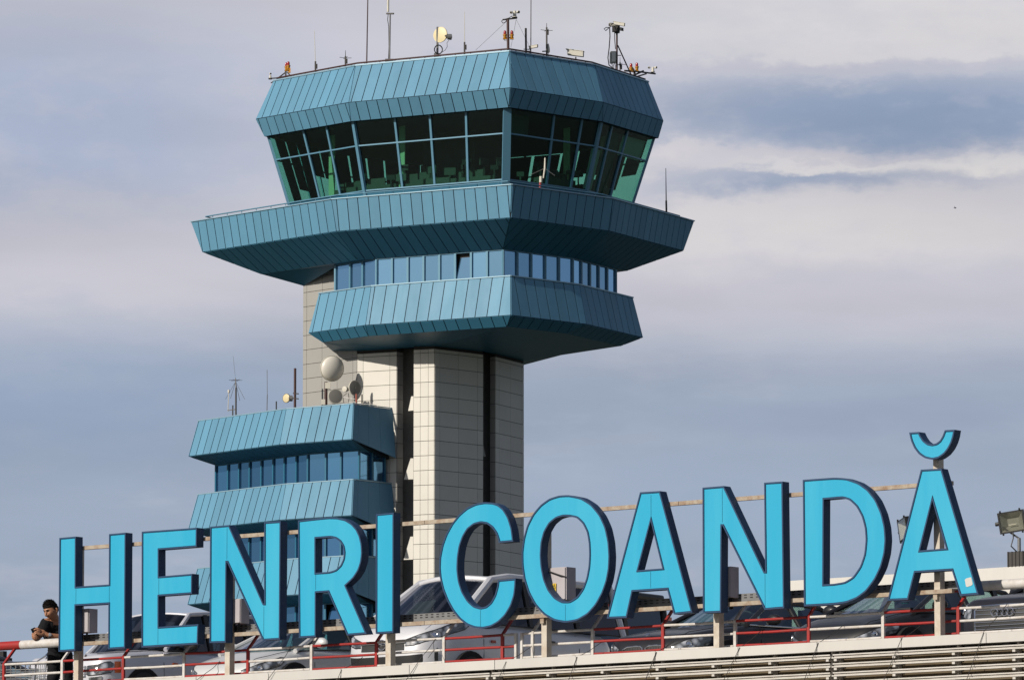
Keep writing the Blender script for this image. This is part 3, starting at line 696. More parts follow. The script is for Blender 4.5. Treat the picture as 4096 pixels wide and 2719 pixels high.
def beacon(c, x, y, lab, ins=0.7, grp='red obstruction lights on the tower roof'):
    p = RP(c, x, y, ins); t = thing('obstruction_light', lab, 'warning light', p-Vector((0, 0, .2)), grp)
    MB().lathe(p, (0, 0, 1), [(0, .075), (.12, .075), (.17, .06), (.20, .03), (.205, .0)], 16).build('red_lens', MT['redlens'], t, True)
    MB().lathe(p-Vector((0, 0, .2)), (0, 0, 1), [(0, .07), (.06, .085), (.13, .085), (.14, .11), (.19, .11), (.2, .08)], 16).build('amber_base', MT['amber'], t, True)
    MB().box(p-Vector((0, 0, .24)), .2, .16, .05).build('foot_plate', MT['amber'], t)
    return t
beacon('K1', 612, 1310, 'red warning light at the left end of the tower roof, nearer of the touching pair')
beacon('K1', 565, 1335, 'red warning light at the left end of the tower roof, farther of the touching pair', ins=0.9)
beacon('K3', 335, 665, 'red warning light on the left side of the mast at the roof corner')
beacon('K3', 490, 665, 'red warning light on the right side of the mast at the roof corner')
beacon('K4', 838, 1215, 'left one of the two red lights near the right end of the tower roof')
beacon('K4', 972, 1200, 'right one of the two red lights near the right end of the tower roof')
# support frames of the lights and pan-tilt cameras
def stand(c, lab, segs, mats=None, name='equipment_bracket', foot=None):
    f = down(RP(c, *foot), ZR); t = thing(name, lab, 'bracket', f)
    for (x0, y0, x1, y1, r) in segs: MB().tube([RP(c, x0, y0), RP(c, x1, y1)], r, 8).build('strut', MT['darkmetal'] if not mats else mats, t, True)
    return t
stand('A', 'grey steel tripod and arm carrying the left pair of red lights', [(432, 640, 432, 725, .045), (432, 650, 365, 700, .035), (445, 650, 485, 690, .035), (300, 745, 400, 690, .03), (280, 705, 560, 690, .035)], foot=(432, 700))
st = stand('K4', 'dark steel arm holding red lights and a camera at the right end of the roof', [(918, 1300, 918, 1500, .06), (690, 1300, 870, 1312, .05), (930, 1310, 1400, 1372, .045), (830, 1440, 1120, 1305, .05), (930, 1450, 1190, 1370, .04)], foot=(918, 1450))
MB().prism([RP('K4', 858, 1250), RP('K4', 888, 1228), RP('K4', 920, 1265), RP('K4', 918, 1330), RP('K4', 868, 1330)], (0, .15, 0)).build('amber_box', MT['amber'], st)
MB().prism([RP('A', 455, 615), RP('A', 475, 610), RP('A', 475, 650), RP('A', 455, 655)], (0, .12, 0)).build('amber_box', MT['amber'], [o for o in bpy.data.objects if o.name == 'equipment_bracket'][0])
def ptz(c, x, y, s, lab, lens):
    p = RP(c, x, y); t = thing('security_camera', lab, 'camera', p-Vector((0, 0, s*.9)), 'pan and tilt roof cameras')
    MB().lathe(p-Vector((0, 0, s*.9)), (0, 0, 1), [(0, s*.55), (.1*s, s*.5), (.5*s, s*.42), (1.2*s, s*.40), (1.6*s, s*.3), (1.65*s, .01)], 14).build('head', MT['offw'], t, True)
    for (lx, ly, dx) in lens:
        q = RP(c, lx, ly); ax = Vector((dx, -.8, -.15)).normalized()
        MB().lathe(q-ax*s*.3, ax, [(0, s*.34), (s*.65, s*.36)], 14).build('lens_barrel', MT['offw'], t, True)
        MB().lathe(q+ax*s*.36, ax, [(0, s*.28), (.012, s*.26)], 14).build('lens_glass', MT['black'], t)
    MB().lathe(p-Vector((0, 0, s*1.0)), (0, 0, 1), [(0, s*.7), (.02, s*.7)], 14).build('mount_plate', MT['darkmetal'], t)
    return t
ptz('K3', 555, 200, .21, 'twin lens camera on top of the mast at the roof corner', [(480, 175, -.3), (630, 165, .6)])
ptz('K4', 1345, 1265, .17, 'white twin lens camera at the far right end of the roof', [(1258, 1228, -.4), (1410, 1225, .9)])
ptz('A', 294, 690, .14, 'white camera at the far left end of the roof', [(294, 662, .5)])
f = down(RP('K3', 410, 900), ZR); t = thing('equipment_mast', 'brown steel mast at the front roof corner carrying two red lights', 'mast', f)
MB().tube([f, RP('K3', 402, 340)], .07, 12).build('pole', MT['brown'], t, True)
MB().bar(RP('K3', 285, 338), RP('K3', 608, 300), .09, .07).build('crossarm', MT['darkmetal'], t)
MB().bar(RP('K3', 300, 745), RP('K3', 530, 740), .05).build('light_bracket', MT['amber'], t)
MB().tube([RP('K3', 500, 255), RP('K3', 420, 300), RP('K3', 300, 330), RP('K3', 258, 370), RP('K3', 290, 415), RP('K3', 340, 400), RP('K3', 375, 345)], .02, 6).build('cable_loop', MT['black'], t)
MB().tube([RP('K3', 305, 760), RP('K3', 330, 805), RP('K3', 395, 815)], .014, 6).build('cable', MT['galv'], t)
for (x1, y1, i1) in ((-320, 1020, .7), (880, 920, .7), (470, 960, 2.5)):
    a = RP('K3', 420 if x1 < 0 else 590, 330); b = RP('K3', x1, y1, i1)
    w = MB().tube([a, b], .008, 4).build('guy_wire', MT['galv'], t)
def boxcam(c, x0, y0, x1, y1, lab, h, dz, stand_x, hood=False, ins=.7, sx=.5):
    a = RP(c, x0, y0, ins); b = U(*P(c, x1, y1), a.y-.12); d = (b-a).normalized()
    t = thing('security_camera', lab, 'camera', down(RP(c, stand_x, y1, ins), ZR), 'fixed box cameras')
    up = Vector((0, 0, 1)); yv = up.cross(d).normalized(); mid = (a+b)/2
    L = (b-a).length
    MB().box(mid, L, h*1.2, h, d, yv).build('housing', MT['offw'], t)
    MB().box(mid+up*(h*.56)-d*L*.02, L*1.14, h*1.4, h*.1, d, yv).build('sun_shield', MT['offw'], t)
    MB().box(b+d*.006, .02, h*.95, h*.75, d, yv).build('window', MT['black'], t)
    s = RP(c, stand_x, y1, ins); MB().tube([down(s, ZR if not hood else s.z-dz), Vector((s.x, s.y, mid.z-h*.4))], .035, 8).build('stand', MT['offw'] if hood else MT['galv'], t, True)
    return t
boxcam('K3', 885, 965, 1070, 930, 'small box camera just right of the tall thin mast', .13, .3, 915)
boxcam('K3', 1745, 1070, 2100, 1115, 'large white box camera with a sun hood on the right half of the roof', .27, .3, 1930, True)
# camera mast on the right
f = down(RP('K4', 508, 1300), ZR); t = thing('equipment_mast', 'dark camera mast with a slanting brace near the right end of the roof', 'mast', f)
MB().tube([f, RP('K4', 508, 430)], .05, 12).build('pole', MT['brown'], t, True)
MB().lathe(RP('K4', 508, 440), (0, 0, 1), [(0, .05), (.03, .12), (.08, .12), (.12, .07)], 12).build('collar', MT['darkmetal'], t)
MB().tube([RP('K4', 530, 715), RP('K4', 855, 1430)], .035, 8).build('brace', MT['darkmetal'], t, True)
MB().tube([RP('K4', 340, 300), RP('K4', 348, 500), RP('K4', 330, 760), RP('K4', 300, 1000), RP('K4', 325, 1170), RP('K4', 440, 1255)], .028, 6).build('cable', MT['black'], t)
MB().tube([RP('K4', 430, 200), RP('K4', 370, 235), RP('K4', 345, 300), RP('K4', 260, 295), RP('K4', 210, 330), RP('K4', 250, 370), RP('K4', 330, 300)], .022, 6).build('cable_loop', MT['black'], t)
MB().tube([RP('K4', 455, 400), RP('K4', 455, 560), RP('K4', 475, 800)], .02, 6).build('cable', MT['black'], t)
MB().box(RP('K4', 455, 330), .26, .3, .3).box(RP('K4', 525, 300), .24, .2, .45).build('pan_head', MT['darkmetal'], t)
MB().bar(RP('K4', 530, 945), RP('K4', 600, 945), .04).build('stub', MT['darkmetal'], t)
boxcam('K4', 445, 195, 685, 235, 'upper grey box camera on the right camera mast', .15, .2, 520, True)
boxcam('K4', 470, 240, 335, 235, 'white camera pointing left on the right camera mast', .16, .2, 450, True, ins=1.0)
boxcam('K4', 560, 330, 640, 345, 'dark lower camera on the right camera mast', .16, .2, 560, True, ins=1.0)
f = down(RP('K4', 420, 1130), ZR); t = thing('equipment_box', 'white equipment cabinet strapped to the right camera mast', 'equipment box', f)
MB().prism([RP('K4', 340, 1120), RP('K4', 475, 1100), RP('K4', 490, 1040), RP('K4', 492, 845), RP('K4', 370, 845), RP('K4', 342, 880)], (.05, .3, 0)).build('cabinet', MT['offw'], t)
MB().prism([RP('K4', 385, 1090, .66), RP('K4', 468, 1080, .66), RP('K4', 472, 870, .66), RP('K4', 388, 865, .66)], (0, -.03, 0)).build('door', MT['radome'], t)
for x in (380, 410, 450): MB().tube([RP('K4', x, 1120), RP('K4', x+25, 1190), down(RP('K4', x+30, 1200), ZR)], .018, 6).build('cable', MT['black'], t)
f = down(RP('K3', 1310, 1000), ZR); t = thing('sensor_pod', 'white teardrop pod beside the dark radial antenna', 'sensor', f)
MB().lathe(RP('K3', 1310, 1080), (0, 0, 1), [(0, .06), (.05, .085), (.2, .085), (.45, .04), (.5, .0)], 14).build('pod', MT['offw'], t, True)
MB().tube([f, RP('K3', 1308, 1075)], .02, 8).build('stem', MT['galv'], t)
MB().bar(RP('K3', 1180, 1050), RP('K3', 1270, 1045), .06).build('bracket', MT['galv'], t)
# balcony antennas
p0 = P('D', 1790, 45); YB = edgeY(RG['baltop'], p0[0])+1.2
t = thing('whip_antenna', 'thin dark whip antenna at the right end of the balcony', 'antenna', U(*P('D', 1797, 380), YB))
MB().tube([U(*P('D', 1795, 390), YB), U(*P('D', 1793, 300), YB)], .05, 8).build('base_tube', MT['darkmetal'], t)
MB().tube([U(*P('D', 1793, 310), YB), U(*p0, YB)], [.03, .015], 6).build('rod', MT['darkmetal'], t)
YB = 300.3
t = thing('balcony_antenna', 'white antenna on a red bracket in front of the cab glass', 'antenna', U(*P('H5', 540, 1130), YB))
MB().tube([U(*P('H5', 540, 1140), YB), U(*P('H5', 545, 1030), YB)], .06, 8).build('red_base', MT['red'], t, True)
MB().tube([U(*P('H5', 550, 1045), YB), U(*P('H5', 552, 965), YB)], .08, 10).build('can', MT['offw'], t, True)
MB().tube([U(*P('H5', 585, 990), YB), U(*P('H5', 605, 850), YB), U(*P('H5', 608, 715), YB)], [.035, .05, .035], 8).build('rod', MT['offw'], t, True)
for e in ((400, 950), (740, 955)): MB().tube([U(*P('H5', 605, 855), YB), U(*P('H5', *e), YB)], .012, 5).build('stay', MT['galv'], t)

# equipment on the annex roof
AY = lambda x: (lambda xx: tp_[0].y+(tp_[2].y-tp_[0].y)*max(0, min(1, (xx-P('E', 210, 0)[0])/(P('E', 1600, 0)[0]-P('E', 210, 0)[0]))))(x)+0.7
def AP(c, x, y, ins=0.0): X, Yp = P(c, x, y); return U(X, Yp, AY(X)+ins)
b = down(AP('K5', 243, 600), ZA); t = thing('discone_antenna', 'grey antenna with drooping wires at the left end of the annex roof', 'antenna', b)
MB().tube([b, AP('K5', 243, 270)], .045, 8).build('pole', MT['darkmetal'], t, True)
MB().tube([AP('K5', 243, 280), AP('K5', 237, 125)], .03, 8).build('rod', MT['galv'], t, True)
q = AP('K5', 237, 157)
for k in range(6):
    an = k*math.pi/3+.2; MB().tube([q, q+Vector((math.cos(an)*.36, math.sin(an)*.36, .02))], .010, 4).build('radial', MT['darkmetal'], t)
for (x1, y1) in ((85, 440), (160, 430), (302, 465), (375, 440)): MB().tube([AP('K5', 238, 175), AP('K5', x1, y1)], .010, 4).build('stay', MT['darkmetal'], t)
MB().tube([AP('K5', 235, 130), AP('E', 521, 275)], .007, 4).build('needle', MT['galv'], t)
MB().bar(AP('K5', 118, 612), AP('K5', 243, 595), .05).build('arm', MT['galv'], t)
b = AP('K5', 122, 630); t = thing('small_antenna', 'white topped stick antenna on the arm left of the drooping wires', 'antenna', b)
MB().tube([b, AP('K5', 132, 350)], .02, 8).build('rod', MT['offw'], t)
MB().lathe(AP('K5', 132, 348), (0, 0, 1), [(0, .05), (.15, .055), (.17, .04)], 10).build('cap', MT['offw'], t, True)
for (x, y, l) in ((195, 535, 'short dark stub beside the drooping wire antenna'), (858, 475, 'short dark stub left of the small round dish on the annex')):
    a = AP('K5', x, y); t = thing('roof_stub', l, 'pole', down(a, ZA), 'dark stubs on the annex roof'); MB().tube([down(a, ZA), a], .035, 8).build('tube', MT['black'], t, True)
a = AP('H1', 720, 1385, .4); t = thing('roof_stub', 'short dark stub at the annex corner in front of the cream pier', 'pole', down(a, ZA), 'dark stubs on the annex roof'); MB().tube([down(a, ZA), a], .035, 8).build('tube', MT['black'], t, True)
a = AP('E', 825, 400); b = down(a, ZA); t = thing('whip_antenna', 'thin pale whip on the annex roof between two short stubs', 'antenna', b)
MB().tube([b, AP('E', 827, 620)], .022, 6).build('base_tube', MT['galv'], t); MB().tube([AP('E', 827, 620), a], .014, 6).build('rod', MT['galv'], t)
a = AP('E', 1076, 387); b = down(a, ZA); t = thing('radio_mast', 'thick brown pole on the annex roof holding a small dish', 'mast', b)
MB().tube([b, a], .068, 12).build('pole', MT['brown'], t, True)
for y in (610, 655): MB().bar(AP('E', 1060, y), AP('E', 1105, y+5), .06).build('clamp', MT['darkmetal'], t)
AYd = AP('K5', 1015, 425).y
dish('dish_antenna', 'small cream round dish clamped to the brown pole on the annex', 'K5', 1013, 427, .235, .1, (-.6, -.8, 0), MT['yellowdish'], MT['darkmetal'], zb=ZA, absY=AYd, unit=(1085, 430))
YD = AP('H1', 390, 1090).y
d = dish('radome_antenna', 'large pale bulging dish in front of the grey tower wall', 'H1', 372, 1085, .66, .12, (.45, -.88, -.12), MT['radome'], MT['offw'], zb=ZA, absY=YD+.2, polex=302, ptop=1240, prad=.085, pm=MT['brown'], dome=.34)
MB().box(U(*P('H1', 322, 1285), YD), .28, .25, .32).build('mount_box', MT['offw'], d)
MB().box(U(*P('H1', 270, 1475), YD-.2), .2, .2, .28).build('junction_box', MT['offw'], d)
dish('dish_antenna', 'grey faced drum dish below the big bulging dish', 'H1', 412, 1408, .385, .22, (.32, -.92, -.02), MT['greydish'], MT['offw'], zb=ZA, absY=YD-.4)
d = dish('dish_antenna', 'olive grey dish with a white radio box, right of the big bulging dish', 'H1', 638, 1310, .385, .10, (.62, -.76, 0), MT['greydish'], MT['offw'], zb=ZA, absY=YD+.1, polex=655, ptop=1380, prad=.05, pm=mat('rusty_red_post', (.35, .10, .07), .6))
MB().lathe(U(*P('H1', 525, 1325), YD+.1), (-.5, -.8, 0), [(-.15, .12), (.05, .16), (.08, .15), (.1, .05)], 16).build('radio_unit', MT['offw'], d, True)
MB().tube([U(*P('H1', 540, 1325), YD+.1), U(*P('H1', 600, 1330), YD+.2)], .06, 10).build('neck', MT['darkmetal'], d)
MB().tube([U(*P('H1', 545, 1370), YD), U(*P('H1', 500, 1410), YD), U(*P('H1', 510, 1500), YD)], .016, 6).build('cable', MT['black'], d)
MB().tube([U(*P('H1', 560, 1370), YD), U(*P('H1', 570, 1430), YD), U(*P('H1', 560, 1500), YD)], .016, 6).build('cable', MT['black'], d)
# ragged cables lying on the annex edge
t = MB(); 
for (pts) in ([(470, 1500), (560, 1480), (640, 1470), (660, 1500)], [(690, 1490), (740, 1500), (800, 1495), (880, 1510), (905, 1525)], [(640, 1440), (570, 1430), (500, 1415)]):
    t.tube([AP('H1', x, y, -.3) for x, y in pts], .02, 5)
tag(t.build('loose_cable', MT['white']), 'tangle of pale cables on the annex roof edge', 'cable')

# bird
bp = U(3820, 832, 420)
t = MB(); t.tube([bp+Vector((-.10, 0, 0)), bp, bp+Vector((.12, 0, .01))], [.01, .035, .008], 6)
t.add([bp+Vector((-.02, 0, .02)), bp+Vector((.06, 0, .02)), bp+Vector((-.05, .1, .16)), bp+Vector((.01, -.12, -.10))], [(0, 1, 2), (0, 1, 3)])
tag(t.build('bird', MT['black']), 'tiny dark bird flying below the blue cloud streak', 'bird')

# ------------------------------------------------------------------ the sign and the deck edge: lines parallel to the sign face
SA = R(51.1); SDIR = Vector((math.sin(SA), -math.cos(SA), 0)); SNB = Vector((math.cos(SA), math.sin(SA), 0))   # along (to the right), and backwards
SO = Vector((-5.175, 67.0, 0))
def SP(c, x, y, off=0.0):            # photo point on the vertical plane `off` metres behind the sign face
    X, Yp = P(c, x, y); v = ray(X, Yp); q = SO+SNB*off
    t = (q-EV).dot(SNB)/v.dot(SNB); return EV+v*t
def at(s, z, off=0.0): p = SO+SDIR*s+SNB*off; return Vector((p.x, p.y, z))
def sof(p): return (p-SO).dot(SDIR)
def zline(c, pts, off):              # best straight level for a long horizontal member
    return sum(SP(c_, x, y, off).z for c_, x, y in pts)/len(pts)

UNIT = 1.224                         # one frame unit is 1.224 m: letters stand about 1.6 m tall
SON = EV+(SO-EV)*UNIT               # the sign's left end, 82 m from the viewer
FRAME = (SO.copy(), SON, UNIT)
SIGN = thing('airport_name_sign', 'large cyan letters reading HENRI COANDĂ on a steel frame above the deck edge', 'sign', at(5, 5.9))
LET = [
 ('H', 'L1', [(58,205),(250,188),(247,770),(632,744),(635,160),(828,143),(820,1482),(624,1496),(628,970),(245,992),(242,1510),(48,1524)], []),
 ('E', 'L1', [(1015,132),(1655,86),(1652,308),(1212,343),(1212,652),(1600,620),(1598,852),(1210,880),(1210,1236),(1672,1205),(1664,1436),(1012,1475)], []),
 ('N', 'L2', [(118,208),(325,190),(704,1052),(713,1052),(713,158),(895,146),(885,1446),(697,1458),(306,600),(298,600),(290,1480),(112,1486)], []),
 ('R', 'L2', [(1085,140),(1350,110),(1430,104),(1510,106),(1600,126),(1672,170),(1728,232),(1765,310),(1786,400),(1792,500),(1780,600),(1750,690),(1695,775),(1610,855),(1840,1385),(1625,1402),(1415,925),(1282,935),(1280,1420),(1095,1430)],
   [[(1278,338),(1440,325),(1500,338),(1548,372),(1580,425),(1592,490),(1585,560),(1555,630),(1500,682),(1430,704),(1278,714)]]),
 ('I', 'L2', [(1942,70),(2138,52),(2135,1372),(1940,1385)], []),
 ('C', 'L3', [(825,588),(808,450),(772,335),(722,250),(662,200),(600,180),(520,176),(430,192),(340,235),(255,308),(182,400),(122,510),(80,625),(54,750),(48,860),(58,970),(85,1085),(130,1200),(190,1310),(262,1400),(340,1460),(420,1490),(505,1496),(590,1477),(670,1430),(740,1360),(800,1262),(836,1150),(848,1050),(850,972),(665,990),(655,1062),(630,1150),(590,1222),(540,1265),(480,1279),(410,1260),(350,1207),(292,1112),(256,1000),(242,880),(246,760),(264,640),(298,540),(346,460),(410,410),(480,392),(545,402),(602,442),(646,505),(668,570),(674,602)], []),
 ('O', 'L3', [(1400,102),(1530,128),(1640,198),(1730,308),(1790,440),(1822,590),(1832,740),(1826,870),(1802,1000),(1756,1130),(1690,1250),(1602,1350),(1490,1415),(1370,1436),(1250,1415),(1142,1352),(1050,1252),(980,1122),(935,980),(914,835),(912,700),(930,560),(968,422),(1030,300),(1110,205),(1200,140),(1300,108)],
   [[(1410,325),(1490,342),(1552,402),(1595,490),(1614,600),(1619,720),(1612,850),(1590,970),(1550,1080),(1490,1165),(1412,1213),(1330,1213),(1255,1170),(1192,1090),(1147,980),(1121,850),(1113,730),(1121,600),(1150,490),(1202,400),(1270,345),(1340,324)]]),
 ('A', 'L4', [(425,178),(632,165),(972,1432),(778,1453),(708,1192),(345,1216),(285,1488),(76,1496)], [[(537,478),(657,972),(403,992)]]),
 ('N', 'L4', [(1078,130),(1300,112),(1724,1005),(1733,1005),(1722,78),(1915,65),(1932,1388),(1727,1405),(1288,530),(1278,530),(1272,1432),(1082,1440)], []),
 ('D', 'L5', [(70,457),(330,438),(430,443),(530,477),(612,535),(680,622),(730,735),(757,850),(765,960),(755,1070),(725,1185),(675,1290),(602,1388),(520,1450),(430,1485),(330,1499),(80,1513)], [[(246,622),(400,608),(462,627),(520,682),(565,765),(590,860),(597,960),(585,1080),(550,1182),(490,1268),(420,1310),(330,1325),(243,1330)]]),
 ('A', 'L5', [(1058,372),(1230,362),(1540,1413),(1386,1426),(1316,1212),(1008,1232),(950,1458),(778,1466)], [[(1153,628),(1268,1029),(1050,1046)]]),
 ('breve', 'L5', [(960,62),(1040,57),(1055,90),(1080,128),(1112,152),(1150,160),(1188,152),(1218,128),(1240,90),(1258,42),(1340,38),(1332,90),(1315,145),(1290,195),(1255,240),(1205,276),(1150,289),(1090,276),(1040,242),(1002,192),(975,130)], []),
]
def smooth_loop(pl, closed=True):
    """rounds a hand measured outline where neighbours turn gently (curves); sharp corners stay"""
    n = len(pl); out = []
    for i in range(n):
        p0, p1, p2 = Vector(pl[i-1]), Vector(pl[i]), Vector(pl[(i+1) % n])
        a = (p1-p0); b = (p2-p1); ang = a.angle(b) if a.length > 1e-6 and b.length > 1e-6 else 0
        if 0.02 < ang < R(34): out += [p1.lerp(p0, .27), p1+((p0+p2)/2-p1)*0.10, p1.lerp(p2, .27)]
        else: out.append(p1)
    return out
def area2(p): return sum(p[i][0]*p[(i+1) % len(p)][1]-p[(i+1) % len(p)][0]*p[i][1] for i in range(len(p)))/2
def inset2(p, d):
    """parallel offset inwards by d (p counter-clockwise)"""
    n = len(p); out = []
    for i in range(n):
        a = Vector(p[i-1]); b = Vector(p[i]); c = Vector(p[(i+1) % n])
        e1 = (b-a).normalized(); e2 = (c-b).normalized()
        n1 = Vector((-e1.y, e1.x)); n2 = Vector((-e2.y, e2.x)); m = n1+n2
        if m.length < 0.2: m = n1
        k = d/max(0.35, (m.normalized()).dot(n1)); out.append(b+m.normalized()*k)
    return out
from mathutils.geometry import tessellate_polygon
def slab(loops, y0, y1, o):
    """loops in (s, z); extruded from off y0 to y1"""
    mb = MB(); tris = tessellate_polygon([[Vector((p[0], p[1], 0)) for p in l] for l in loops]); flat = [p for l in loops for p in l]
    n = len(flat); W = lambda p, y: at(p[0], p[1], y)-o
    vs = [W(p, y0) for p in flat]+[W(p, y1) for p in flat]
    fs = [tuple(t) for t in tris]+[tuple(i+n for i in t) for t in tris]; k = 0
    for l in loops:
        for i in range(len(l)): a = k+i; b = k+(i+1) % len(l); fs.append((a, b, b+n, a+n))
        k += len(l)
    return mb.add(vs, fs)
LPOS = {}
for idx, (ch, crop, outer, holes) in enumerate(LET):
    lp = []
    for j, l in enumerate([outer]+holes):
        q = [SP(crop, x, y) for x, y in l]; q = [(sof(p), p.z) for p in q]
        if ch in 'RCODbreve' : q = smooth_loop(q)
        q = [Vector(p) for p in q]
        if (area2(q) > 0) != (j == 0): q.reverse()
        lp.append(q)
    LPOS[idx] = lp
    zero = Vector((0, 0, 0))
    nm = 'breve_mark' if ch == 'breve' else 'letter'
    body = slab(lp, 0.0, 0.105, zero).build(nm, MT['navy'], SIGN)
    body['label'] = {'H': 'cyan letter H at the left end', 'E': 'cyan letter E', 'R': 'cyan letter R', 'I': 'cyan letter I', 'C': 'cyan letter C', 'O': 'cyan letter O', 'D': 'cyan letter D',
                     'breve': 'cyan cup shaped accent over the last A'}.get(ch, 'cyan letter %s' % ch)
    if ch == 'N': body['label'] = 'cyan letter N before the R' if idx < 5 else 'cyan letter N before the D'
    if ch == 'A': body['label'] = 'cyan letter A after the O' if idx == 7 else 'cyan letter A under the accent, with a white patch'
    fl = [inset2(l, 0.020) for l in lp]
    slab(fl, -0.004, 0.002, zero).build('letter_face', MT['cyan'], body)
    # slim rim round the face
    for l in lp:
        il = inset2(l, 0.0165); mb = MB(); n = len(l)
        for i in range(n):
            a, b, c, d = l[i], l[(i+1) % n], il[(i+1) % n], il[i]
            mb.add([at(a[0], a[1], -.012), at(b[0], b[1], -.012), at(c[0], c[1], -.012), at(d[0], d[1], -.012), at(a[0], a[1], 0.001), at(b[0], b[1], 0.001), at(c[0], c[1], 0.001), at(d[0], d[1], 0.001)],
                   [(0, 1, 2, 3), (0, 4, 5, 1), (3, 2, 6, 7)])
        mb.build('rim', MT['navy'], body)
# sheet joints in the acrylic faces
jm = mat('acrylic_joint', (0.02, 0.20, 0.30), 0.6)
JN = [('L1',243,795,966),('L1',630,770,946),('L1',1205,678,855),('L1',1195,1262,1438),('L2',297,220,565),('L2',702,1085,1436),('L2',1272,735,898),('L3',475,1302,1475),('L3',1362,1248,1412),('L4',532,205,440),('L4',528,1008,1172),('L4',1277,138,492),('L4',1724,1030,1380)]
letters = [o for o in bpy.data.objects if o.name.startswith('letter') and not o.name.startswith('letter_face')]
for c, x, y0, y1 in JN:
    a = SP(c, x, y0, -.006); b = SP(c, x, y1, -.006); b = Vector((a.x, a.y, b.z))
    best = min(letters, key=lambda o: abs(sof(a)-sum(sof(FRAME[0]+(v.co-FRAME[1])/UNIT) for v in o.data.vertices)/len(o.data.vertices)))
    MB().bar(a, b, .0035, .003).build('sheet_joint', jm, best)
pq = [SP('L5', x, y, -.008) for x, y in ((1420,1290),(1432,1280),(1468,1270),(1476,1278),(1486,1325),(1478,1338),(1440,1352),(1430,1345))]
MB().prism(pq, SNB*.003).build('white_patch', MT['coping'], letters[-1])
# frame: rails, posts
smin, smax = sof(SP('L1', 150, 0, 0)), sof(SP('L5', 1250, 0, 0))
zu = zline('', [('L1',330,306),('L2',560,290),('L3',930,322),('L4',900,308),('L5',850,522)], .14)
zl = zline('', [('L1',470,1428),('L2',640,1385),('L3',100,1430),('L4',560,1395),('L5',1180,1385)], .14)
for z in (zu, zl):
    n = 7; st_ = (smax-smin)/n
    for i in range(n): MB().bar(at(smin+st_*i+.003, z, .135), at(smin+st_*(i+1)-.003, z, .135), .05, .042).build('frame_rail', MT['tan'], SIGN)
ZC = zline('', [('G1',1480,1475),('G3',1000,1350),('G5',0,1215),('G5',1875,1095)], -.12)
POST = [('G0',690,762),('G1',465,540),('G2',565,635),('G3',620,695),('G4',828,905),('G5',1035,1115)]
for i, (c, x0, x1) in enumerate(POST):
    s0 = sof(SP(c, x0, 1300, .17)); zt_ = zu+.02 if i < 5 else zline('', [('L5',1160,290)], .1)+.05
    w = .072
    MB().box(at(s0+w/2+.01, (ZC-.25+zt_)/2, .205), w, .085, zt_-ZC+.25, SDIR, SNB).build('frame_post', MT['postp'], SIGN)
    for z in (zl,): MB().box(at(s0+w/2+.01, z-.05, .15), .05, .05, .06, SDIR, SNB).build('clamp', MT['tan'], SIGN)
# perforated cable tray behind the letters
TR = thing('cable_tray', 'grey perforated cable tray running behind the feet of the letters', 'cable tray', at(4, zl+.15, .5))
zt0 = zline('', [('G0',930,1130),('G1',700,1047),('G2',930,940),('G4',1100,752)], .27)
for i in range(8):
    L = (smax-smin+.2)/8; s0 = smin-.1+L*i
    tr = MB().box(at(s0+L/2, zt0-.045, .27), L-.006, .004, .085, SDIR, SNB).box(at(s0+L/2, zt0-.088, .345), L-.006, .15, .004, SDIR, SNB).box(at(s0+L/2, zt0-.06, .42), L-.006, .004, .055, SDIR, SNB).build('tray_section', MT['galv'], TR)
    mb = MB(); nn = int(L/.075)
    for k in range(nn):
        for zz in (-.018, -.045): mb.box(at(s0+(k+.5)*L/nn, zt0+zz, .267), .034, .004, .010, SDIR, SNB)
    tag(mb.build('tray_slots', MT['black'], tr), kind='stuff')
mb = MB()
for i in range(12): s0 = smin+.4+i*(smax-smin)/12; mb.box(at(s0, zt0-.10, .34), .04, .24, .03, SDIR, SNB)
tag(mb.build('tray_bracket', MT['darkmetal'], TR), kind='stuff')

# junction boxes on the frame
def jbox(c, x0, x1, y0, y1, lab, off=.13, dep=.14):
    a = SP(c, x0, y0, off); b = SP(c, x1, y1, off); s0, s1 = sof(a), sof(b); zt_, zb_ = a.z, b.z
    t = thing('junction_box', lab, 'electrical box', at((s0+s1)/2, zb_, off), 'grey electrical boxes behind the letters')
    e = MB().box(at((s0+s1)/2, (zt_+zb_)/2, off+dep/2), s1-s0, dep, zt_-zb_, SDIR, SNB).build('enclosure', MT['galvbox'], t)
    MB().box(at((s0+s1)/2, (zt_+zb_)/2, off-.008), (s1-s0)*.93, .012, (zt_-zb_)*.96, SDIR, SNB).build('lid', MT['galvbox'], t)
    for k in (.3, .6): MB().tube([at(s0+(s1-s0)*k, zb_, off+dep/2), at(s0+(s1-s0)*k, zb_-.12, off+dep/2)], .012, 6).build('conduit', MT['black'], t)
    return t, (s0, s1, zb_, zt_)
MT['galvbox'] = mat('grey_enclosure', (0.42, 0.39, 0.41), 0.5, grime=0.2)
jbox('G0', 690, 835, 905, 1118, 'grey box seen through the lower gap of the letter H')
jbox('G1', 480, 618, 812, 1030, 'grey box in front of the silver car, behind the first letter N')
t, (s0, s1, zb_, zt_) = jbox('G3', 640, 858, 520, 812, 'grey box with a yellow warning sticker seen through the letter O', .13, .16)
w_ = MB().box(at(sof(SP('G3', 747, 700, .11)), SP('G3', 747, 715, .11).z, .106), .045, .004, .125, SDIR, SNB).build('warning_sticker', MT['warn'], t)
cs = sof(SP('G3', 747, 700, .11)); cz = SP('G3', 747, 690, .11).z
MB().prism([at(cs-.019, cz-.02, .102), at(cs+.019, cz-.02, .102), at(cs, cz+.03, .102)], SNB*.002).build('triangle_sign', MT['black'], w_)
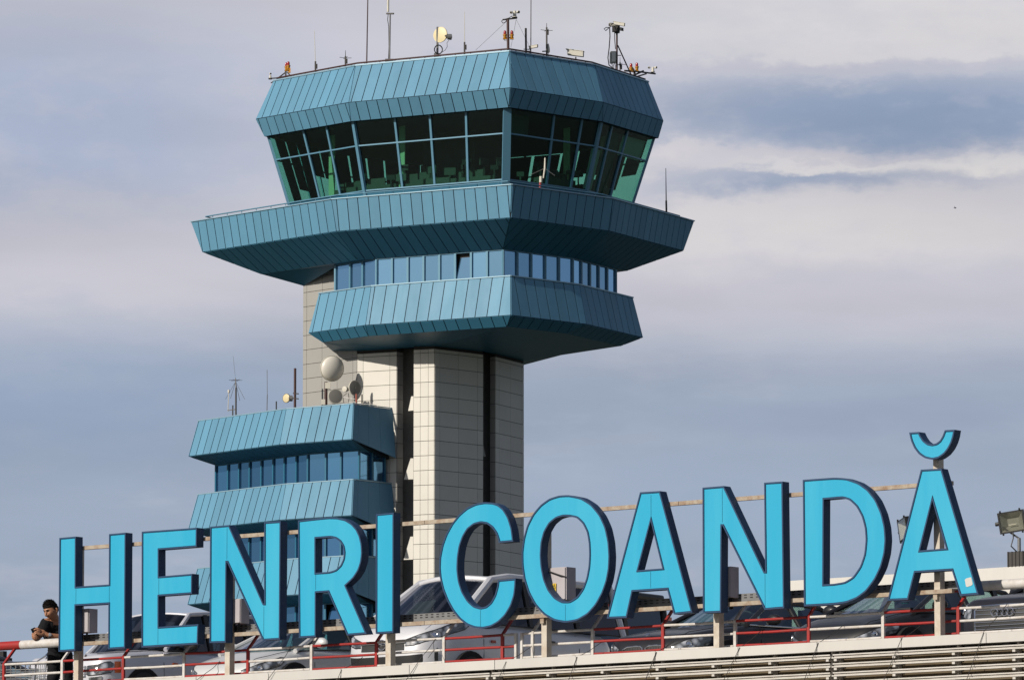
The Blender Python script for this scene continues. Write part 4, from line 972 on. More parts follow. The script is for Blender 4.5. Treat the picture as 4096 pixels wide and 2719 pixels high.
MB().prism([at(cs-.012, cz-.015, .100), at(cs+.012, cz-.015, .100), at(cs, cz+.018, .100)], SNB*.002).build('triangle_field', MT['warn'], w_)
MB().box(at(cs, cz+.0, .098), .003, .002, .018, SDIR, SNB).box(at(cs, cz-.038, .102), .03, .002, .004, SDIR, SNB).box(at(cs, cz-.048, .102), .03, .002, .004, SDIR, SNB).build('sticker_print', MT['black'], w_)
MB().tube([at(s0+.04, zt_-.02, .10), at(s1-.06, zt_-.09, .09), at(s1, zt_-.11, .12)], .008, 6).build('cable', MT['black'], t)
jbox('G4', 930, 993, 505, 790, 'dark grey box behind the left stem of the second letter N')

# ------------------------------------------------------------------ deck edge building: coping, louvres
BLD = thing('terminal_building', 'terminal deck building with white coping panels over rows of white louvre slats', 'building', at(4, 0, .5))
S0, S1 = smin-3.5, smax+3.2
zcb = zline('', [('G3',1000,1420),('G5',0,1305),('G5',1875,1195)], -.12)
OFC = -.12
JS = [sof(SP(c, x, y, OFC)) for c, x, y in (('G2',150,1500),('G2',790,1450),('G2',1590,1420),('G3',940,1380),('G3',1690,1340),('G4',1060,1300),('G4',1800,1250),('G5',715,1200),('G5',1520,1160))]
stp = (JS[-1]-JS[0])/(len(JS)-1)
js = [JS[0]-stp*k for k in range(5, 0, -1)]+JS+[JS[-1]+stp*k for k in range(1, 4)]
core = MB().box(at((S0+S1)/2, (ZC+zcb)/2-.01, .22), S1-S0, .62, ZC-zcb-.02, SDIR, SNB).build('parapet_wall', MT['conc'], BLD)
for i, (a, b) in enumerate(zip(js[:-1], js[1:])):
    MB().box(at((a+b)/2, (ZC+zcb)/2, OFC+.012), b-a-.008, .024, ZC-zcb, SDIR, SNB).box(at((a+b)/2, ZC+.004, OFC+.11), b-a-.008, .22, .008, SDIR, SNB).build('coping_panel', MT['coping'], core)
    if i % 4 == 3: MB().box(at(b, (ZC+zcb)/2, OFC-.006), .028, .006, ZC-zcb-.004, SDIR, SNB).build('joint_cover', MT['coping'], core)
MB().box(at((S0+S1)/2, zcb/2-.01, .115), S1-S0, .2, zcb-.02, SDIR, SNB).build('back_wall', MT['olive'], BLD)
z1s = zline('', [('G5',1500,1255),('G5',100,1352)], OFC); dz = .092
gapS = [sof(SP('G5', 65, 1400, OFC)), sof(SP('G2', 1550, 1500, OFC))]; per = gapS[0]-gapS[1]
gaps = [gapS[1]-per*k for k in (2, 1)]+[gapS[1], gapS[0], gapS[0]+per]
for a, b in zip(gaps[:-1], gaps[1:]):
    nb = 6
    br = []
    for k in range(nb+1):
        sx_ = a+.05+(b-a-.1)*k/nb
        br.append(MB().box(at(sx_, (zcb+1.2)/2+.0, -.01), .022, .046, zcb-1.2, SDIR, SNB).build('louvre_bracket', MT['slat'], BLD))
    for r in range(8):
        z = z1s-dz*r
        MB().box(at((a+b)/2, z+.013, OFC+.02), b-a-.035, .030, .013, SDIR, SNB).box(at((a+b)/2, z-.003, OFC+.034), b-a-.045, .02, .012, SDIR, SNB).box(at((a+b)/2, z-.018, OFC+.016), b-a-.02, .038, .012, SDIR, SNB).build('louvre_slat', MT['slat'], BLD)
        for k in range(nb+1):
            sx_ = a+.05+(b-a-.1)*k/nb; MB().box(at(sx_, z-.038, OFC+.03), .035, .05, .026, SDIR, SNB).build('slat_clip', MT['slat'], BLD)
# decks behind the edge
# ------------------------------------------------------------------ red and white railing
def rpt(c, x, y, off=.30): return SP(c, x, y, off)
pst = [('G0',20,1500,'r'),('G0',568,1450,'w'),('G0',1140,1450,'r'),('G0',1710,1450,'w'),('G1',668,1400,'r'),('G1',1265,1400,'w'),('G1',1872,1400,'r'),('G2',1100,1300,'w'),('G2',1648,1300,'r'),
       ('G3',525,1300,'w'),('G3',1088,1250,'w'),('G3',1748,1200,'r'),('G4',1018,1100,'w'),('G4',1708,1100,'r'),('G5',540,1050,'w'),('G5',1245,1000,'r'),('G5',1950,1000,'w')]
ss = [(sof(rpt(c, x, y)), k) for c, x, y, k in pst]
zr_ = [zline('', [('G5',300,947),('G4',600,1035),('G2',800,1195),('G1',1560,1235)], .30), zline('', [('G5',300,1062),('G4',600,1148),('G2',800,1305),('G1',1560,1348)], .30), zline('', [('G5',300,1175),('G4',600,1262),('G2',800,1415),('G1',1560,1458)], .30)]
zp = zline('', [('G0',330,1235),('G5',1700,665)], .52)
RAILS = []
for nm, rng, lab in (('guard_rail', range(0, 9), 'red and white tubular guard rail, long stretch left of the gap'), ('guard_rail', range(9, 17), 'red and white tubular guard rail, stretch right of the gap')):
    RT = thing(nm, lab, 'railing', at(ss[rng[0]][0], ZC-.4, .3), 'red and white guard rails'); RAILS.append(RT)
    for i in rng:
        s_, k = ss[i]; m = MT['red'] if k == 'r' else MT['white']
        big = i not in (9,)
        MB().bar(at(s_, ZC-.3, .33), at(s_, zr_[0]+.01, .33), .027, .034, up=SDIR).build('post', m, RT)
        MB().bar(at(s_, zr_[0]+.005, .33), at(s_, zp-.03, .52), .025, .028, up=SDIR).build('raker', m, RT)
    idx = list(rng)
    for i in idx[:-1]:
        a, b = ss[i][0], ss[i+1][0]
        m = MT['red'] if (ss[i][1] == 'w' and ss[i+1][1] == 'r') else MT['white']
        for z in zr_:
            # tubes with a slight sag and a joint
            MB().tube([at(a+.022, z+random.uniform(-.003, .003), .33), at((a+b)/2, z+random.uniform(-.005, .003), .33), at(b-.022, z+random.uniform(-.003, .003), .33)], .0145, 10).build('rail_tube', m, RT, True)
    ends = (ss[8][0], sof(rpt('G2', 1775, 1300))) if rng[0] == 0 else (sof(rpt('G3', 425, 1250)), ss[9][0])
    e = ends[1] if rng[0] == 0 else ends[0]
    for j, z in enumerate(zr_): MB().tube([at(ends[0]+.02, z, .33), at(ends[1]-.005, z, .33)], .0145, 10).build('rail_tube', MT['red'] if (rng[0] == 0 and j) else MT['white'], RT, True)
    MB().bar(at(e, zr_[2]-.02, .33), at(e, zr_[0]+.012, .33), .03, .03, up=SDIR).build('end_post', MT['white'], RT)
# heavy handrail pipe: bays in alternating colours
bays = [(ss[0][0]-.95, ss[0][0]+.10, 'r')]
xs_ = [s_ for s_, k in ss]
cur = ss[0][0]+.10
cols = ['w', 'r', 'w', 'r', 'w', 'r', 'w', 'r']
for i in range(8): bays.append((xs_[i]+.10 if i == 0 else xs_[i], xs_[i+1], cols[i]))
bays.append((xs_[8], xs_[10], 'w'))
for i in range(10, 16): bays.append((xs_[i], xs_[i+1], 'r' if i % 2 == 0 else 'w'))
bays.append((xs_[16], xs_[16]+1.0, 'r'))
for a, b, k in bays:
    own = RAILS[0] if b <= xs_[8]+.01 else RAILS[1]
    if abs(a-xs_[15]) < .01: a += .04
    MB().tube([at(a+.002, zp, .52), at(b-.002, zp, .52)], .052, 20).build('handrail_pipe', MT['red'] if k == 'r' else MT['white'], own, True)

# thin tie wires hanging over the coping
WR = [('G5',(730,1170),(560,1568),(900,1060)),('G5',(1500,1110),(1335,1568),(1720,850)),('G4',(1075,1262),(925,1568),(1280,1100)),('G4',(290,1310),(190,1568),(470,1180)),('G4',(1810,1220),(1680,1568),(2050,1050)),
      ('G3',(955,1352),(878,1568),(1180,1215)),('G3',(290,1395),(215,1568),(530,1250)),('G3',(1700,1305),(1600,1568),(1900,1180)),('G2',(905,1350),(760,1568),(1035,1180)),('G1',(990,1400),(865,1568),(1090,1250)),('G1',(1560,1470),(1520,1568),(1760,1350)),('G1',(290,1500),(200,1568),(420,1390))]
names = ['over the coping right of the last A', 'passing in front of the car with four rings', 'below the second N, right of its post', 'under the letter A after the O', 'under the stem of the letter D', 'right of the sign post under the O', 'left of the post under the O', 'under the left foot of the A after the O', 'from a wire loop right of the post under the I', 'in front of the small silver car', 'just right of the small silver car', 'in front of the small car headlight']
for (c, mid, lo, up), n in zip(WR, names):
    a = SP(c, *up, .31); b = SP(c, *mid, OFC-.006); d = SP(c, *lo, OFC-.03)
    t = MB().tube([a, a.lerp(b, .5)+Vector((0, 0, -.012)), b, d], .0035, 5)
    if n.startswith('from') or n.startswith('in front of the small car h'): 
        t.tube([a, a+SDIR*-.03+Vector((0, 0, -.05)), a+SDIR*-.02+Vector((0, 0, -.12)), a+SDIR*-.10+Vector((0, 0, -.2))], .003, 5)
    tag(t.build('tie_wire', MT['darkmetal']), 'thin steel tie wire '+n, 'wire', 'tie wires hanging from the railing')
FRAME = None
def WS(p): return SON+(p-SO)*UNIT    # frame point -> world
# ------------------------------------------------------------------ parking deck
ZPIPE = WS(at(0, zp, .52)).z; ZD = ZPIPE-1.06; ZP = 7.10
def dk(s, off, z): p = SON+SDIR*s+SNB*off; return Vector((p.x, p.y, z))
mb = MB(); v = []
prof = [(.66, ZD-.3), (.66, ZD), (2.6, ZD+.02), (6.5, ZP), (24, ZP), (24, ZP-.5)]
n = len(prof)
for s_ in (-7, 26): v += [dk(s_, o, z) for o, z in prof]
mb.add(v, [(i, i+1, n+i+1, n+i) for i in range(n-1)])
tag(mb.build('parking_deck', MT['conc']), kind='structure')
for k in range(10):
    s_ = -6+k*2.6; m_ = MB().add([dk(s_, 7.5, ZP+.004), dk(s_+.12, 7.5, ZP+.004), dk(s_+.12, 12.5, ZP+.004), dk(s_, 12.5, ZP+.004)], [(0, 1, 2, 3)])
    tag(m_.build('bay_line', MT['white']), kind='structure')
# pale parapet wall behind the cars, with two floodlights on it
YW = 104.0
w0 = U(3085, 2327, YW); 
def wallpt(x, y):                    # point on the far wall's plane, parallel to the sign
    v = ray(x, y); t = (w0-EV).dot(SNB)/v.dot(SNB); return EV+v*t
wz1 = (wallpt(3161, 2321).z+wallpt(3914, 2274).z)/2
FW = thing('parapet_wall', 'long white parapet wall behind the parked cars at the right', 'wall', Vector((w0.x, w0.y, ZP)))
Lw = 26
for i in range(9):
    a = Vector((w0.x, w0.y, 0))+SDIR*(i*Lw/9); b = a+SDIR*(Lw/9-.012)
    MB().prism([Vector((a.x, a.y, ZP)), Vector((b.x, b.y, ZP)), Vector((b.x, b.y, wz1)), Vector((a.x, a.y, wz1))], SNB*.25).build('wall_panel', MT['coping'], FW)
def flood(c, fx, fy, lab, yaw, head=None):
    X, Yp = P(c, fx, fy); b = wallpt(X, Yp)+SNB*.12; b.z = wz1
    k = b.y/FPX
    t = thing('floodlight', lab, 'floodlight', b, 'floodlights on the white parapet wall')
    MB().box(b+Vector((0, 0, .13)), .34, .24, .24, SDIR, SNB).build('control_box', MT['darkmetal'], t)
    for i in range(5): MB().box(b+SDIR*(-.15+.075*i)+Vector((0, 0, .13)), .02, .27, .26, SDIR, SNB).build('cooling_fin', MT['darkmetal'], t)
    MB().tube([b+Vector((0, 0, .24)), b+Vector((0, 0, .50))], .03, 10).build('stem', MT['galv'], t)
    h = b+Vector((-.13, 0, .78)); f = Vector((math.sin(yaw), -math.cos(yaw), -.10)).normalized(); r = Vector((0, 0, 1)).cross(f).normalized()*-1; up = r.cross(f)*-1
    if up.z < 0: up = -up
    r = (r+up*.0).normalized()
    W2, H2 = .235, .185
    roll = R(-7); r, up = r*math.cos(roll)+up*math.sin(roll), up*math.cos(roll)-r*math.sin(roll)
    fr_ = lambda w, h_, d: [h+r*a*w+up*b_*h_+f*d for a, b_ in ((-1, -1), (1, -1), (1, 1), (-1, 1))]
    mb = MB(); A_, B_, D_ = fr_(W2, H2, .0), fr_(W2, H2, -.07), fr_(W2*.55, H2*.55, -.24)
    I_ = fr_(W2*.88, H2*.86, .0)
    mb.add(A_+B_+D_+I_, [(0, 1, 5, 4), (1, 2, 6, 5), (2, 3, 7, 6), (3, 0, 4, 7), (4, 5, 9, 8), (5, 6, 10, 9), (6, 7, 11, 10), (7, 4, 8, 11), (8, 9, 10, 11), (0, 1, 13, 12), (1, 2, 14, 13), (2, 3, 15, 14), (3, 0, 12, 15)])
    hd = mb.build('lamp_head', MT['black'], t)
    J_ = fr_(W2*.45, H2*.35, -.12)
    MB().add(fr_(W2*.88, H2*.86, -.01)+J_, [(0, 1, 5, 4), (1, 2, 6, 5), (2, 3, 7, 6), (3, 0, 4, 7), (4, 5, 6, 7)]).build('reflector', MT['mirrorlens'], hd)
    MB().tube([h-r*W2*.3+f*-.06-up*.05, h+r*W2*.3+f*-.06-up*.05], .012, 8).build('lamp_tube', MT['offw'], hd)
    MB().prism(fr_(W2*.9, H2*.88, .004), f*.004).build('front_glass', MT['floodglass'], hd)
    for a in (-1, 1):
        for b_ in (-1, 1): MB().box(h+r*a*W2*.75+up*b_*(H2+.012), .03, .03, .035).build('latch', MT['black'], hd)
    MB().tube([h+r*W2*.9-f*.05, h+r*(W2+.07)-f*.05], .035, 10).build('pivot', MT['black'], hd)
    MB().bar(h+r*(W2+.03)-f*.05, b+Vector((.02, 0, .48)), .03).build('yoke', MT['black'], t)
    MB().tube([b+Vector((-.02, 0, .24)), b+Vector((-.14, 0, .36)), b+Vector((-.1, 0, .5)), h-up*H2], .012, 6).build('cable', MT['black'], t)
    return t
flood('G5', 1795, 500, 'black floodlight with a square glass face at the right edge, standing on the white wall', R(-22))
flood('G5', 770, 560, 'black floodlight seen edge on between the letter D and the last A', R(-75))

# ------------------------------------------------------------------ cars
MT['carglass'] = glassmat('car_glass', (0.50, 0.66, 0.62), 1.8, 0.02, 1.5, gl=(.75, .78, .85))
MT['carglassdark'] = glassmat('dark_car_glass', (0.20, 0.22, 0.24), 1.6, 0.02, 1.5, gl=(.6, .62, .7))
MT['seat'] = mat('dark_seat', (0.02, 0.02, 0.022), .8)
MT['arch'] = mat('wheel_arch', (0.006, 0.006, 0.007), .9)
MT['gaps'] = mat('panel_gap', (0.01, 0.01, 0.012), .9)
MT['orange'] = mat('orange_indicator', (0.55, 0.10, 0.01), .2, coat=.6)
def lerp_tab(tab, x):
    tab = sorted(tab)
    if x <= tab[0][0]: return tab[0][1]
    for (a, b), (c, d) in zip(tab[:-1], tab[1:]):
        if x <= c:
            t = (x-a)/(c-a); t = t*t*(3-2*t)*.35+t*.65; return b+(d-b)*t
    return tab[-1][1]
CA = math.atan2(-SNB.y, -SNB.x)
class Car:
    def __init__(s, name, label, px, hz, Y, sp):
        q = U(px[0], px[1], Y); s.sp = sp; s.L, s.W, s.H = sp['L'], sp['W'], sp['H']
        zg = sp.get('zg', q.z-hz)
        s.t = thing(name, label, sp.get('cat', 'car'), (q.x, q.y, zg), local=True); s.t.rotation_euler = (0, 0, CA)
        s.belt = sp['belt']; s.zb = sp.get('zb', .28)
        s.paint = carpaint('paint_'+name, sp['col'], sp.get('metal', .35))
        s.make()
    def ztop(s, x): return lerp_tab(s.belt, x)
    def surf(s, th, t):
        c, sn = math.cos(th), math.sin(th); nx = s.sp.get('n', 6)
        w = lerp_tab([(0, .93), (.12, .985), (.5, 1.0), (.8, .985), (.93, .955), (1.0, .90)], t)
        sx = 1-(1-w)*s.sp.get('lean', .55)
        x = -s.L/2+s.L/2*sx*math.copysign(abs(c)**(2/nx), c); y = s.W/2*w*math.copysign(abs(sn)**(2/nx), sn)
        x = min(x, -.0)
        z = s.zb+(s.ztop(x)-s.zb)*t
        return Vector((x, y, z))
    def nrm(s, th, t):
        e = 1e-3; a = s.surf(th+e, t)-s.surf(th-e, t); b = s.surf(th, min(t+e, 1))-s.surf(th, t-e)
        n = a.cross(b); n.normalize(); p = s.surf(th, t)
        if n.dot(Vector((p.x+s.L/2, p.y*2.2, 0))) < 0: n = -n
        return n
    def th_y(s, y, t=.6):            # angle on the nose where the half width is y
        nx = s.sp.get('n', 6); r = min(1, abs(y)/(s.W/2)); return math.copysign(math.asin(r**(nx/2)), y)
    def th_x(s, x, side=1):          # angle on the flank at distance x behind the nose
        nx = s.sp.get('n', 6); r = (-x-s.L/2)/(s.L/2); r = -r
        return side*math.acos(math.copysign(min(1, abs(r))**(nx/2), r))
    def patch(s, name, m, ths, ts, off=.006, parent=None, smooth=True):
        """ths: list of angles per column; ts: function or list of (t0, t1) per column"""
        mb = MB(); rows = 4; vs = []
        for th, (a, b) in zip(ths, ts):
            for k in range(rows+1):
                t = a+(b-a)*k/rows; vs.append(s.surf(th, t)+s.nrm(th, t)*off)
        n = rows+1; fs = [(i*n+k, i*n+k+1, (i+1)*n+k+1, (i+1)*n+k) for i in range(len(ths)-1) for k in range(rows)]
        vs2 = [v for v in vs]; mb.add(vs2, fs)
        o = mb.build(name, m, parent or s.t, smooth); return o
    def line(s, name, pts, r, m=None, parent=None):
        MB().tube([s.surf(th, t)+s.nrm(th, t)*.002 for th, t in pts], r, 5).build(name, m or MT['gaps'], parent or s.body)
    def make(s):
        sp = s.sp; N = 72; mb = MB(); vs = []
        ths = [2*math.pi*i/N for i in range(N)]; Ts = [0, .05, .12, .3, .5, .66, .8, .88, .93, .97, 1.0]
        for t in Ts:
            for th in ths: vs.append(s.surf(th, t))
        top = [s.surf(th, 1.0) for th in ths]
        ks = [.985, .95, .85, .65, .4, .15]
        for k in ks:
            for p in top:
                x = -s.L/2+(p.x+s.L/2)*(k if k > .9 else k*.97+.0); y = p.y*k
                z = s.ztop(x)+sp.get('crown', .06)*(1-k**2)**.8
                vs.append(Vector((x, y, z)))
        n = len(Ts)+len(ks); fs = [(i*N+j, i*N+(j+1) % N, (i+1)*N+(j+1) % N, (i+1)*N+j) for i in range(n-1) for j in range(N)]
        fs.append(tuple((n-1)*N+j for j in range(N))); fs.append(tuple(range(N)))
        mb.add(vs, fs); s.body = mb.build('body', s.paint, s.t, True)
        # greenhouse: stations (x, zbase, ztopedge, zcrown, half width low, half width high)
        g = sp['gh']; zc = lambda x: s.ztop(x)+.02
        st = []
        for (x, ztop, wl, wh) in g: st.append((x, zc(x), ztop, wl*s.W/2, wh*s.W/2))
        G = lambda i, sd: (Vector((st[i][0], sd*st[i][3], st[i][1])), Vector((st[i][0], sd*st[i][4], st[i][2]-.045 if 0 < i < len(st)-1 else st[i][2])))
        CRN = lambda i, f: Vector((st[i][0]+(sp.get('bow', .10)*(1-f*f) if i in (0, 1) else 0), f*st[i][4], (G(i, 1)[1].z)+.045*(1-f*f)*(1 if 0 < i < len(st)-1 else .2)))
        def strip(i, j, m, name, par=None, n=8):
            mb = MB(); vs = [CRN(i, -1+2*k/n) for k in range(n+1)]+[CRN(j, -1+2*k/n) for k in range(n+1)]
            mb.add(vs, [(k, k+1, n+2+k, n+1+k) for k in range(n)]); return mb.build(name, m, par or s.t, True)
        gl = MT[sp.get('glass', 'carglass')]; last = len(st)-1
        strip(0, 1, gl, 'windshield')
        for i in range(1, last-1): strip(i, i+1, s.paint, 'roof', s.body)
        strip(last-1, last, gl, 'rear_window')
        MB().tube([CRN(1, -1+2*k/8)+Vector((-.01, 0, -.01)) for k in range(9)], sp.get('lip', .028), 8).build('roof_lip', s.paint, s.body, True)
        for sd in (1, -1):
            for i in range(0, last):
                a, b = G(i, sd), G(i+1, sd)
                if i == 0: a = (a[0], a[0]+Vector((-.01, 0, .03)))
                if i+1 == last: b = (b[0], b[0]+Vector((.01, 0, .03)))
                MB().add([a[0], b[0], b[1], a[1]], [(0, 1, 2, 3)]).build('side_window', gl, s.t)
            # pillars and roof rails
            pts = [G(0, sd)[0]+Vector((.02, 0, 0))]+[G(i, sd)[1] for i in range(1, last)]+[G(last, sd)[0]]
            fine = []
            for a, b in zip(pts[:-1], pts[1:]): fine += [a.lerp(b, k/4) for k in range(4)]
            fine.append(pts[-1])
            MB().tube(fine, sp.get('pil', .038), 8).build('roof_pillar', s.paint, s.body, True)
            for xp in sp.get('pillars', []):
                # upright pillars between side windows
                for i in range(last):
                    if st[i+1][0] <= xp <= st[i][0]:
                        t = (xp-st[i][0])/(st[i+1][0]-st[i][0]); a = G(i, sd)[0].lerp(G(i+1, sd)[0], t); b = G(i, sd)[1].lerp(G(i+1, sd)[1], t)
                        MB().bar(a, b+Vector((0, 0, .01)), .09, .05, up=(0, 1, 0)).build('window_pillar', MT['black'], s.body)
            MB().tube([G(i, sd)[0]+Vector((0, sd*.008, .0)) for i in range(0, last+1)], .012, 6).build('window_trim', MT[sp.get('trim', 'black')], s.body)
        # wipers, dash, seats
        MB().bar(G(0, 1)[0]*.9+G(0, -1)[0]*.1+Vector((-.04, 0, .03)), G(0, 1)[0]*.45+G(0, -1)[0]*.55+Vector((-.12, 0, .09)), .02).build('wiper', MT['black'], s.t)
        cx_ = g[1][0]-.55
        for sy in (.36, -.36):
            for xx in (cx_, cx_-.9):
                if xx < -s.L+.9: continue
                MB().box((xx, sy, s.ztop(xx)+.17), .12, .46, .36).box((xx, sy, s.ztop(xx)+.40), .09, .24, .14).build('seat', MT['seat'], s.t)
        MB().box((g[0][0]-.35, 0, s.ztop(g[0][0])+.05), .5, s.W*.74, .10).build('dashboard', MT['seat'], s.t)
        MB().lathe((g[0][0]-.62, .36, s.ztop(g[0][0])+.12), (-.8, 0, .5), [(0, .17), (.015, .19), (.03, .17)], 20).build('steering_wheel', MT['black'], s.t)
        # wheels
        for (xw, nm) in ((-sp.get('ax', .85), 'f'), (-s.L+sp.get('axr', .85), 'r')):
            for sd in (1, -1):
                rw = sp.get('rw', .33); y = sd*(s.W/2-.10)
                MB().lathe((xw, sd*(s.W/2-.20), rw), (0, sd, 0), [(0, rw+.07), (.188, rw+.075), (.208, rw+.07)], 28).build('wheel_arch', MT['arch'], s.body)
                w = MB().lathe((xw, y-sd*.1, rw), (0, sd, 0), [(0, rw*.7), (0, rw*.98), (.03, rw), (.2, rw), (.225, rw*.95), (.225, rw*.68)], 28).build('wheel', MT['rubber'], s.t, True)
                MB().lathe((xw, y-sd*.1, rw), (0, sd, 0), [(0.2, rw*.68), (.228, rw*.67), (.21, rw*.6), (.215, .05), (.23, .04)], 20).build('rim', MT['galv'], w, True)
        # mirrors
        for sd in (1, -1):
            mx = g[0][0]-.42; mz = s.ztop(mx)+.10
            mb = MB(); mb.ball((0, 0, 0), 1, 8); mb.v = [(mx+v[0]*.07, sd*(s.W/2+.06)+v[1]*.13, mz+v[2]*.085) for v in mb.v]
            mir = mb.build('mirror', MT['black'] if sp.get('bmir') else s.paint, s.t, True)
            MB().bar((mx, sd*(s.W/2-.06), mz-.05), (mx, sd*(s.W/2+.03), mz-.02), .05).build('mirror_foot', MT['black'], mir)
        # panel gaps
        for xd in sp.get('doors', []):
            for sd in (1, -1):
                th = s.th_x(xd, sd); s.line('door_gap', [(th, .12), (th, .4), (th, .7), (th, .96)], .005)
        hy = sp.get('hoody', .80)
        MB().tube([Vector((x, y, s.ztop(x)+sp.get('crown', .06)*(1-(y/(s.W/2*.93))**2)**.8+.002 if abs(y) < s.W/2*.93 else s.ztop(x))) for x, y in [(-.10-.9*k/8*(g[0][0]/-1.0), hy*s.W/2*(.86+.12*k/8)) for k in range(9)]], .005, 5).build('hood_gap', MT['gaps'], s.body)
    def lamp(s, y0, y1x, t0, t1, name='headlight', m='lens'):
        """y0: inner edge on the nose; y1x: how far back round the corner; t0,t1: per end (low, high)"""
        for sd in (1, -1):
            a = s.th_y(y0); b = s.th_x(y1x)
            ths = [sd*(a+(b-a)*(k/10)) for k in range(11)]
            # even spacing along the outline rather than in angle
            pts = [s.surf(abs(t), .6) for t in [a+(b-a)*k/60 for k in range(61)]]
            d = [0]
            for p, q in zip(pts[:-1], pts[1:]): d.append(d[-1]+(q-p).length)
            ths = []; ts = []
            for k in range(11):
                u = k/10; target = d[-1]*u; j = min(range(61), key=lambda i: abs(d[i]-target)); ths.append(sd*(a+(b-a)*j/60))
                ts.append((t0[0]+(t0[1]-t0[0])*u, t1[0]+(t1[1]-t1[0])*u))
            ts[0] = (ts[0][0]+(ts[0][1]-ts[0][0])*.15, ts[0][1]-(ts[0][1]-ts[0][0])*.1); e = ts[-1]; ts[-1] = (e[0]+(e[1]-e[0])*.3, e[1]-(e[1]-e[0])*.2)
            s.patch(name, MT[m], ths, ts, .006)
            l = [o for o in s.t.children if o.name.startswith(name)][-1]
            MB().tube([s.surf(t, q[0])+s.nrm(t, q[0])*.006 for t, q in zip(ths, ts)], .007, 5).tube([s.surf(t, q[1])+s.nrm(t, q[1])*.006 for t, q in zip(ths, ts)], .006, 5).build('lamp_rim', MT['black'], l)
            th = ths[4]; tt = (ts[4][0]+ts[4][1])/2; p = s.surf(th, tt); nn = s.nrm(th, tt)
            rr = (s.surf(th, ts[4][1])-s.surf(th, ts[4][0])).length*.30
            MB().lathe(p+nn*.004, nn, [(0, rr*1.12), (.012, rr), (.004, rr*.8), (.010, rr*.2)], 20).build('lamp_bowl', MT['chrome'], l, True)
    def front(s, y0, y1, t0, t1, name, m, off=.008, cols=10, parent=None, curve=0.0):
        ys = [y0+(y1-y0)*k/cols for k in range(cols+1)]
        return s.patch(name, m, [s.th_y(y) for y in ys], [(t0-curve*(y/y1 if y1 else 0)**2*0, t1-curve*abs(y)) for y in ys], off, parent)
def bars(c, par, y0, y1, ts, r, m):
    for t in ts:
        MB().tube([c.surf(c.th_y(y0+(y1-y0)*k/10), t)+c.nrm(c.th_y(y0+(y1-y0)*k/10), t)*.016 for k in range(11)], r, 6).build('grille_bar', m, par, True)

# silver off-roader with lettering on the bonnet
c = Car('off_road_car', 'silver off-road car with raised lettering on its bonnet, behind the letters H and E', (250, 2628), .98, 92.7,
  dict(L=4.55, W=1.90, H=1.84, col=(.55, .55, .60), belt=[(0, .92), (-.12, 1.0), (-.9, 1.07), (-1.4, 1.12), (-4.2, 1.16), (-4.55, 1.1)], n=9, zb=.42, crown=.05, lean=.3,
       gh=[(-1.5, 1.16, .90, .78), (-2.2, 1.80, .92, .74), (-2.9, 1.86, .92, .74), (-4.1, 1.84, .92, .73), (-4.42, 1.18, .9, .8)], pillars=[-2.55, -3.5], doors=[-1.35, -2.5, -3.5], rw=.38, ax=.88, bmir=True, glass='carglassdark', zg=ZP))
c.lamp(.52, -.22, (.50, .50), (.80, .80)); c.front(-.50, .50, .48, .78, 'grille', MT['black'], .004)
gr = [o for o in c.t.children if o.name.startswith('grille')][0]; bars(c, gr, -.5, .5, [.50, .57, .64, .71, .78], .018, c.paint)
for sd in (1, -1): c.patch('indicator', MT['orange'], [c.th_x(-.24-.03*k, sd) for k in range(5)], [(.50, .80)]*5, .008)
c.front(-.88, .88, .06, .34, 'bumper', MT['black'], .02)
for sd in (1, -1): c.front(sd*.58, sd*.80, .34, .44, 'fog_lamp', MT['lens'], .015, 5)
MB().bar((-1.55, c.W/2+.004, .92), (-1.67, c.W/2+.004, .92), .012, .03).build('side_repeater', MT['orange'], c.t)
tcv = bpy.data.curves.new('bonnet_lettering', 'FONT'); tcv.body = 'LAND ROVER'; tcv.size = .095; tcv.extrude = .006; tcv.align_x = 'CENTER'; tcv.space_character = 1.75
to = bpy.data.objects.new('tmp', tcv); COL.objects.link(to); bpy.context.view_layer.update()
me = bpy.data.meshes.new_from_object(to.evaluated_get(bpy.context.evaluated_depsgraph_get())); bpy.data.objects.remove(to); me.name = 'bonnet_lettering'
lo = link('bonnet_lettering', me, c.body, MT['darkmetal']); lo.rotation_euler = (R(68), 0, R(90)); lo.location = (-.075, 0, .955)

# small silver hatchback
c = Car('hatchback_car', 'small silver hatchback with an open teal quarter view, behind the letters N and R', (868, 2690), .60, 90.0,
  dict(L=4.0, W=1.74, H=1.47, col=(.60, .60, .60), belt=[(0, .62), (-.25, .74), (-.9, .88), (-1.2, .95), (-3.6, 1.0), (-4.0, .92)], n=4.6, zb=.22, crown=.07,
       gh=[(-.95, .92, .90, .76), (-1.95, 1.42, .90, .64), (-2.7, 1.47, .90, .64), (-3.5, 1.42, .88, .62), (-3.92, 1.0, .85, .7)], pillars=[-2.35, -3.15], doors=[-1.3, -2.4], zg=ZP))
c.lamp(.46, -.62, (.60, .78), (.86, .97)); c.front(-.36, .36, .30, .52, 'grille', MT['black']); c.front(-.30, .30, .74, .80, 'upper_grille', MT['black'])

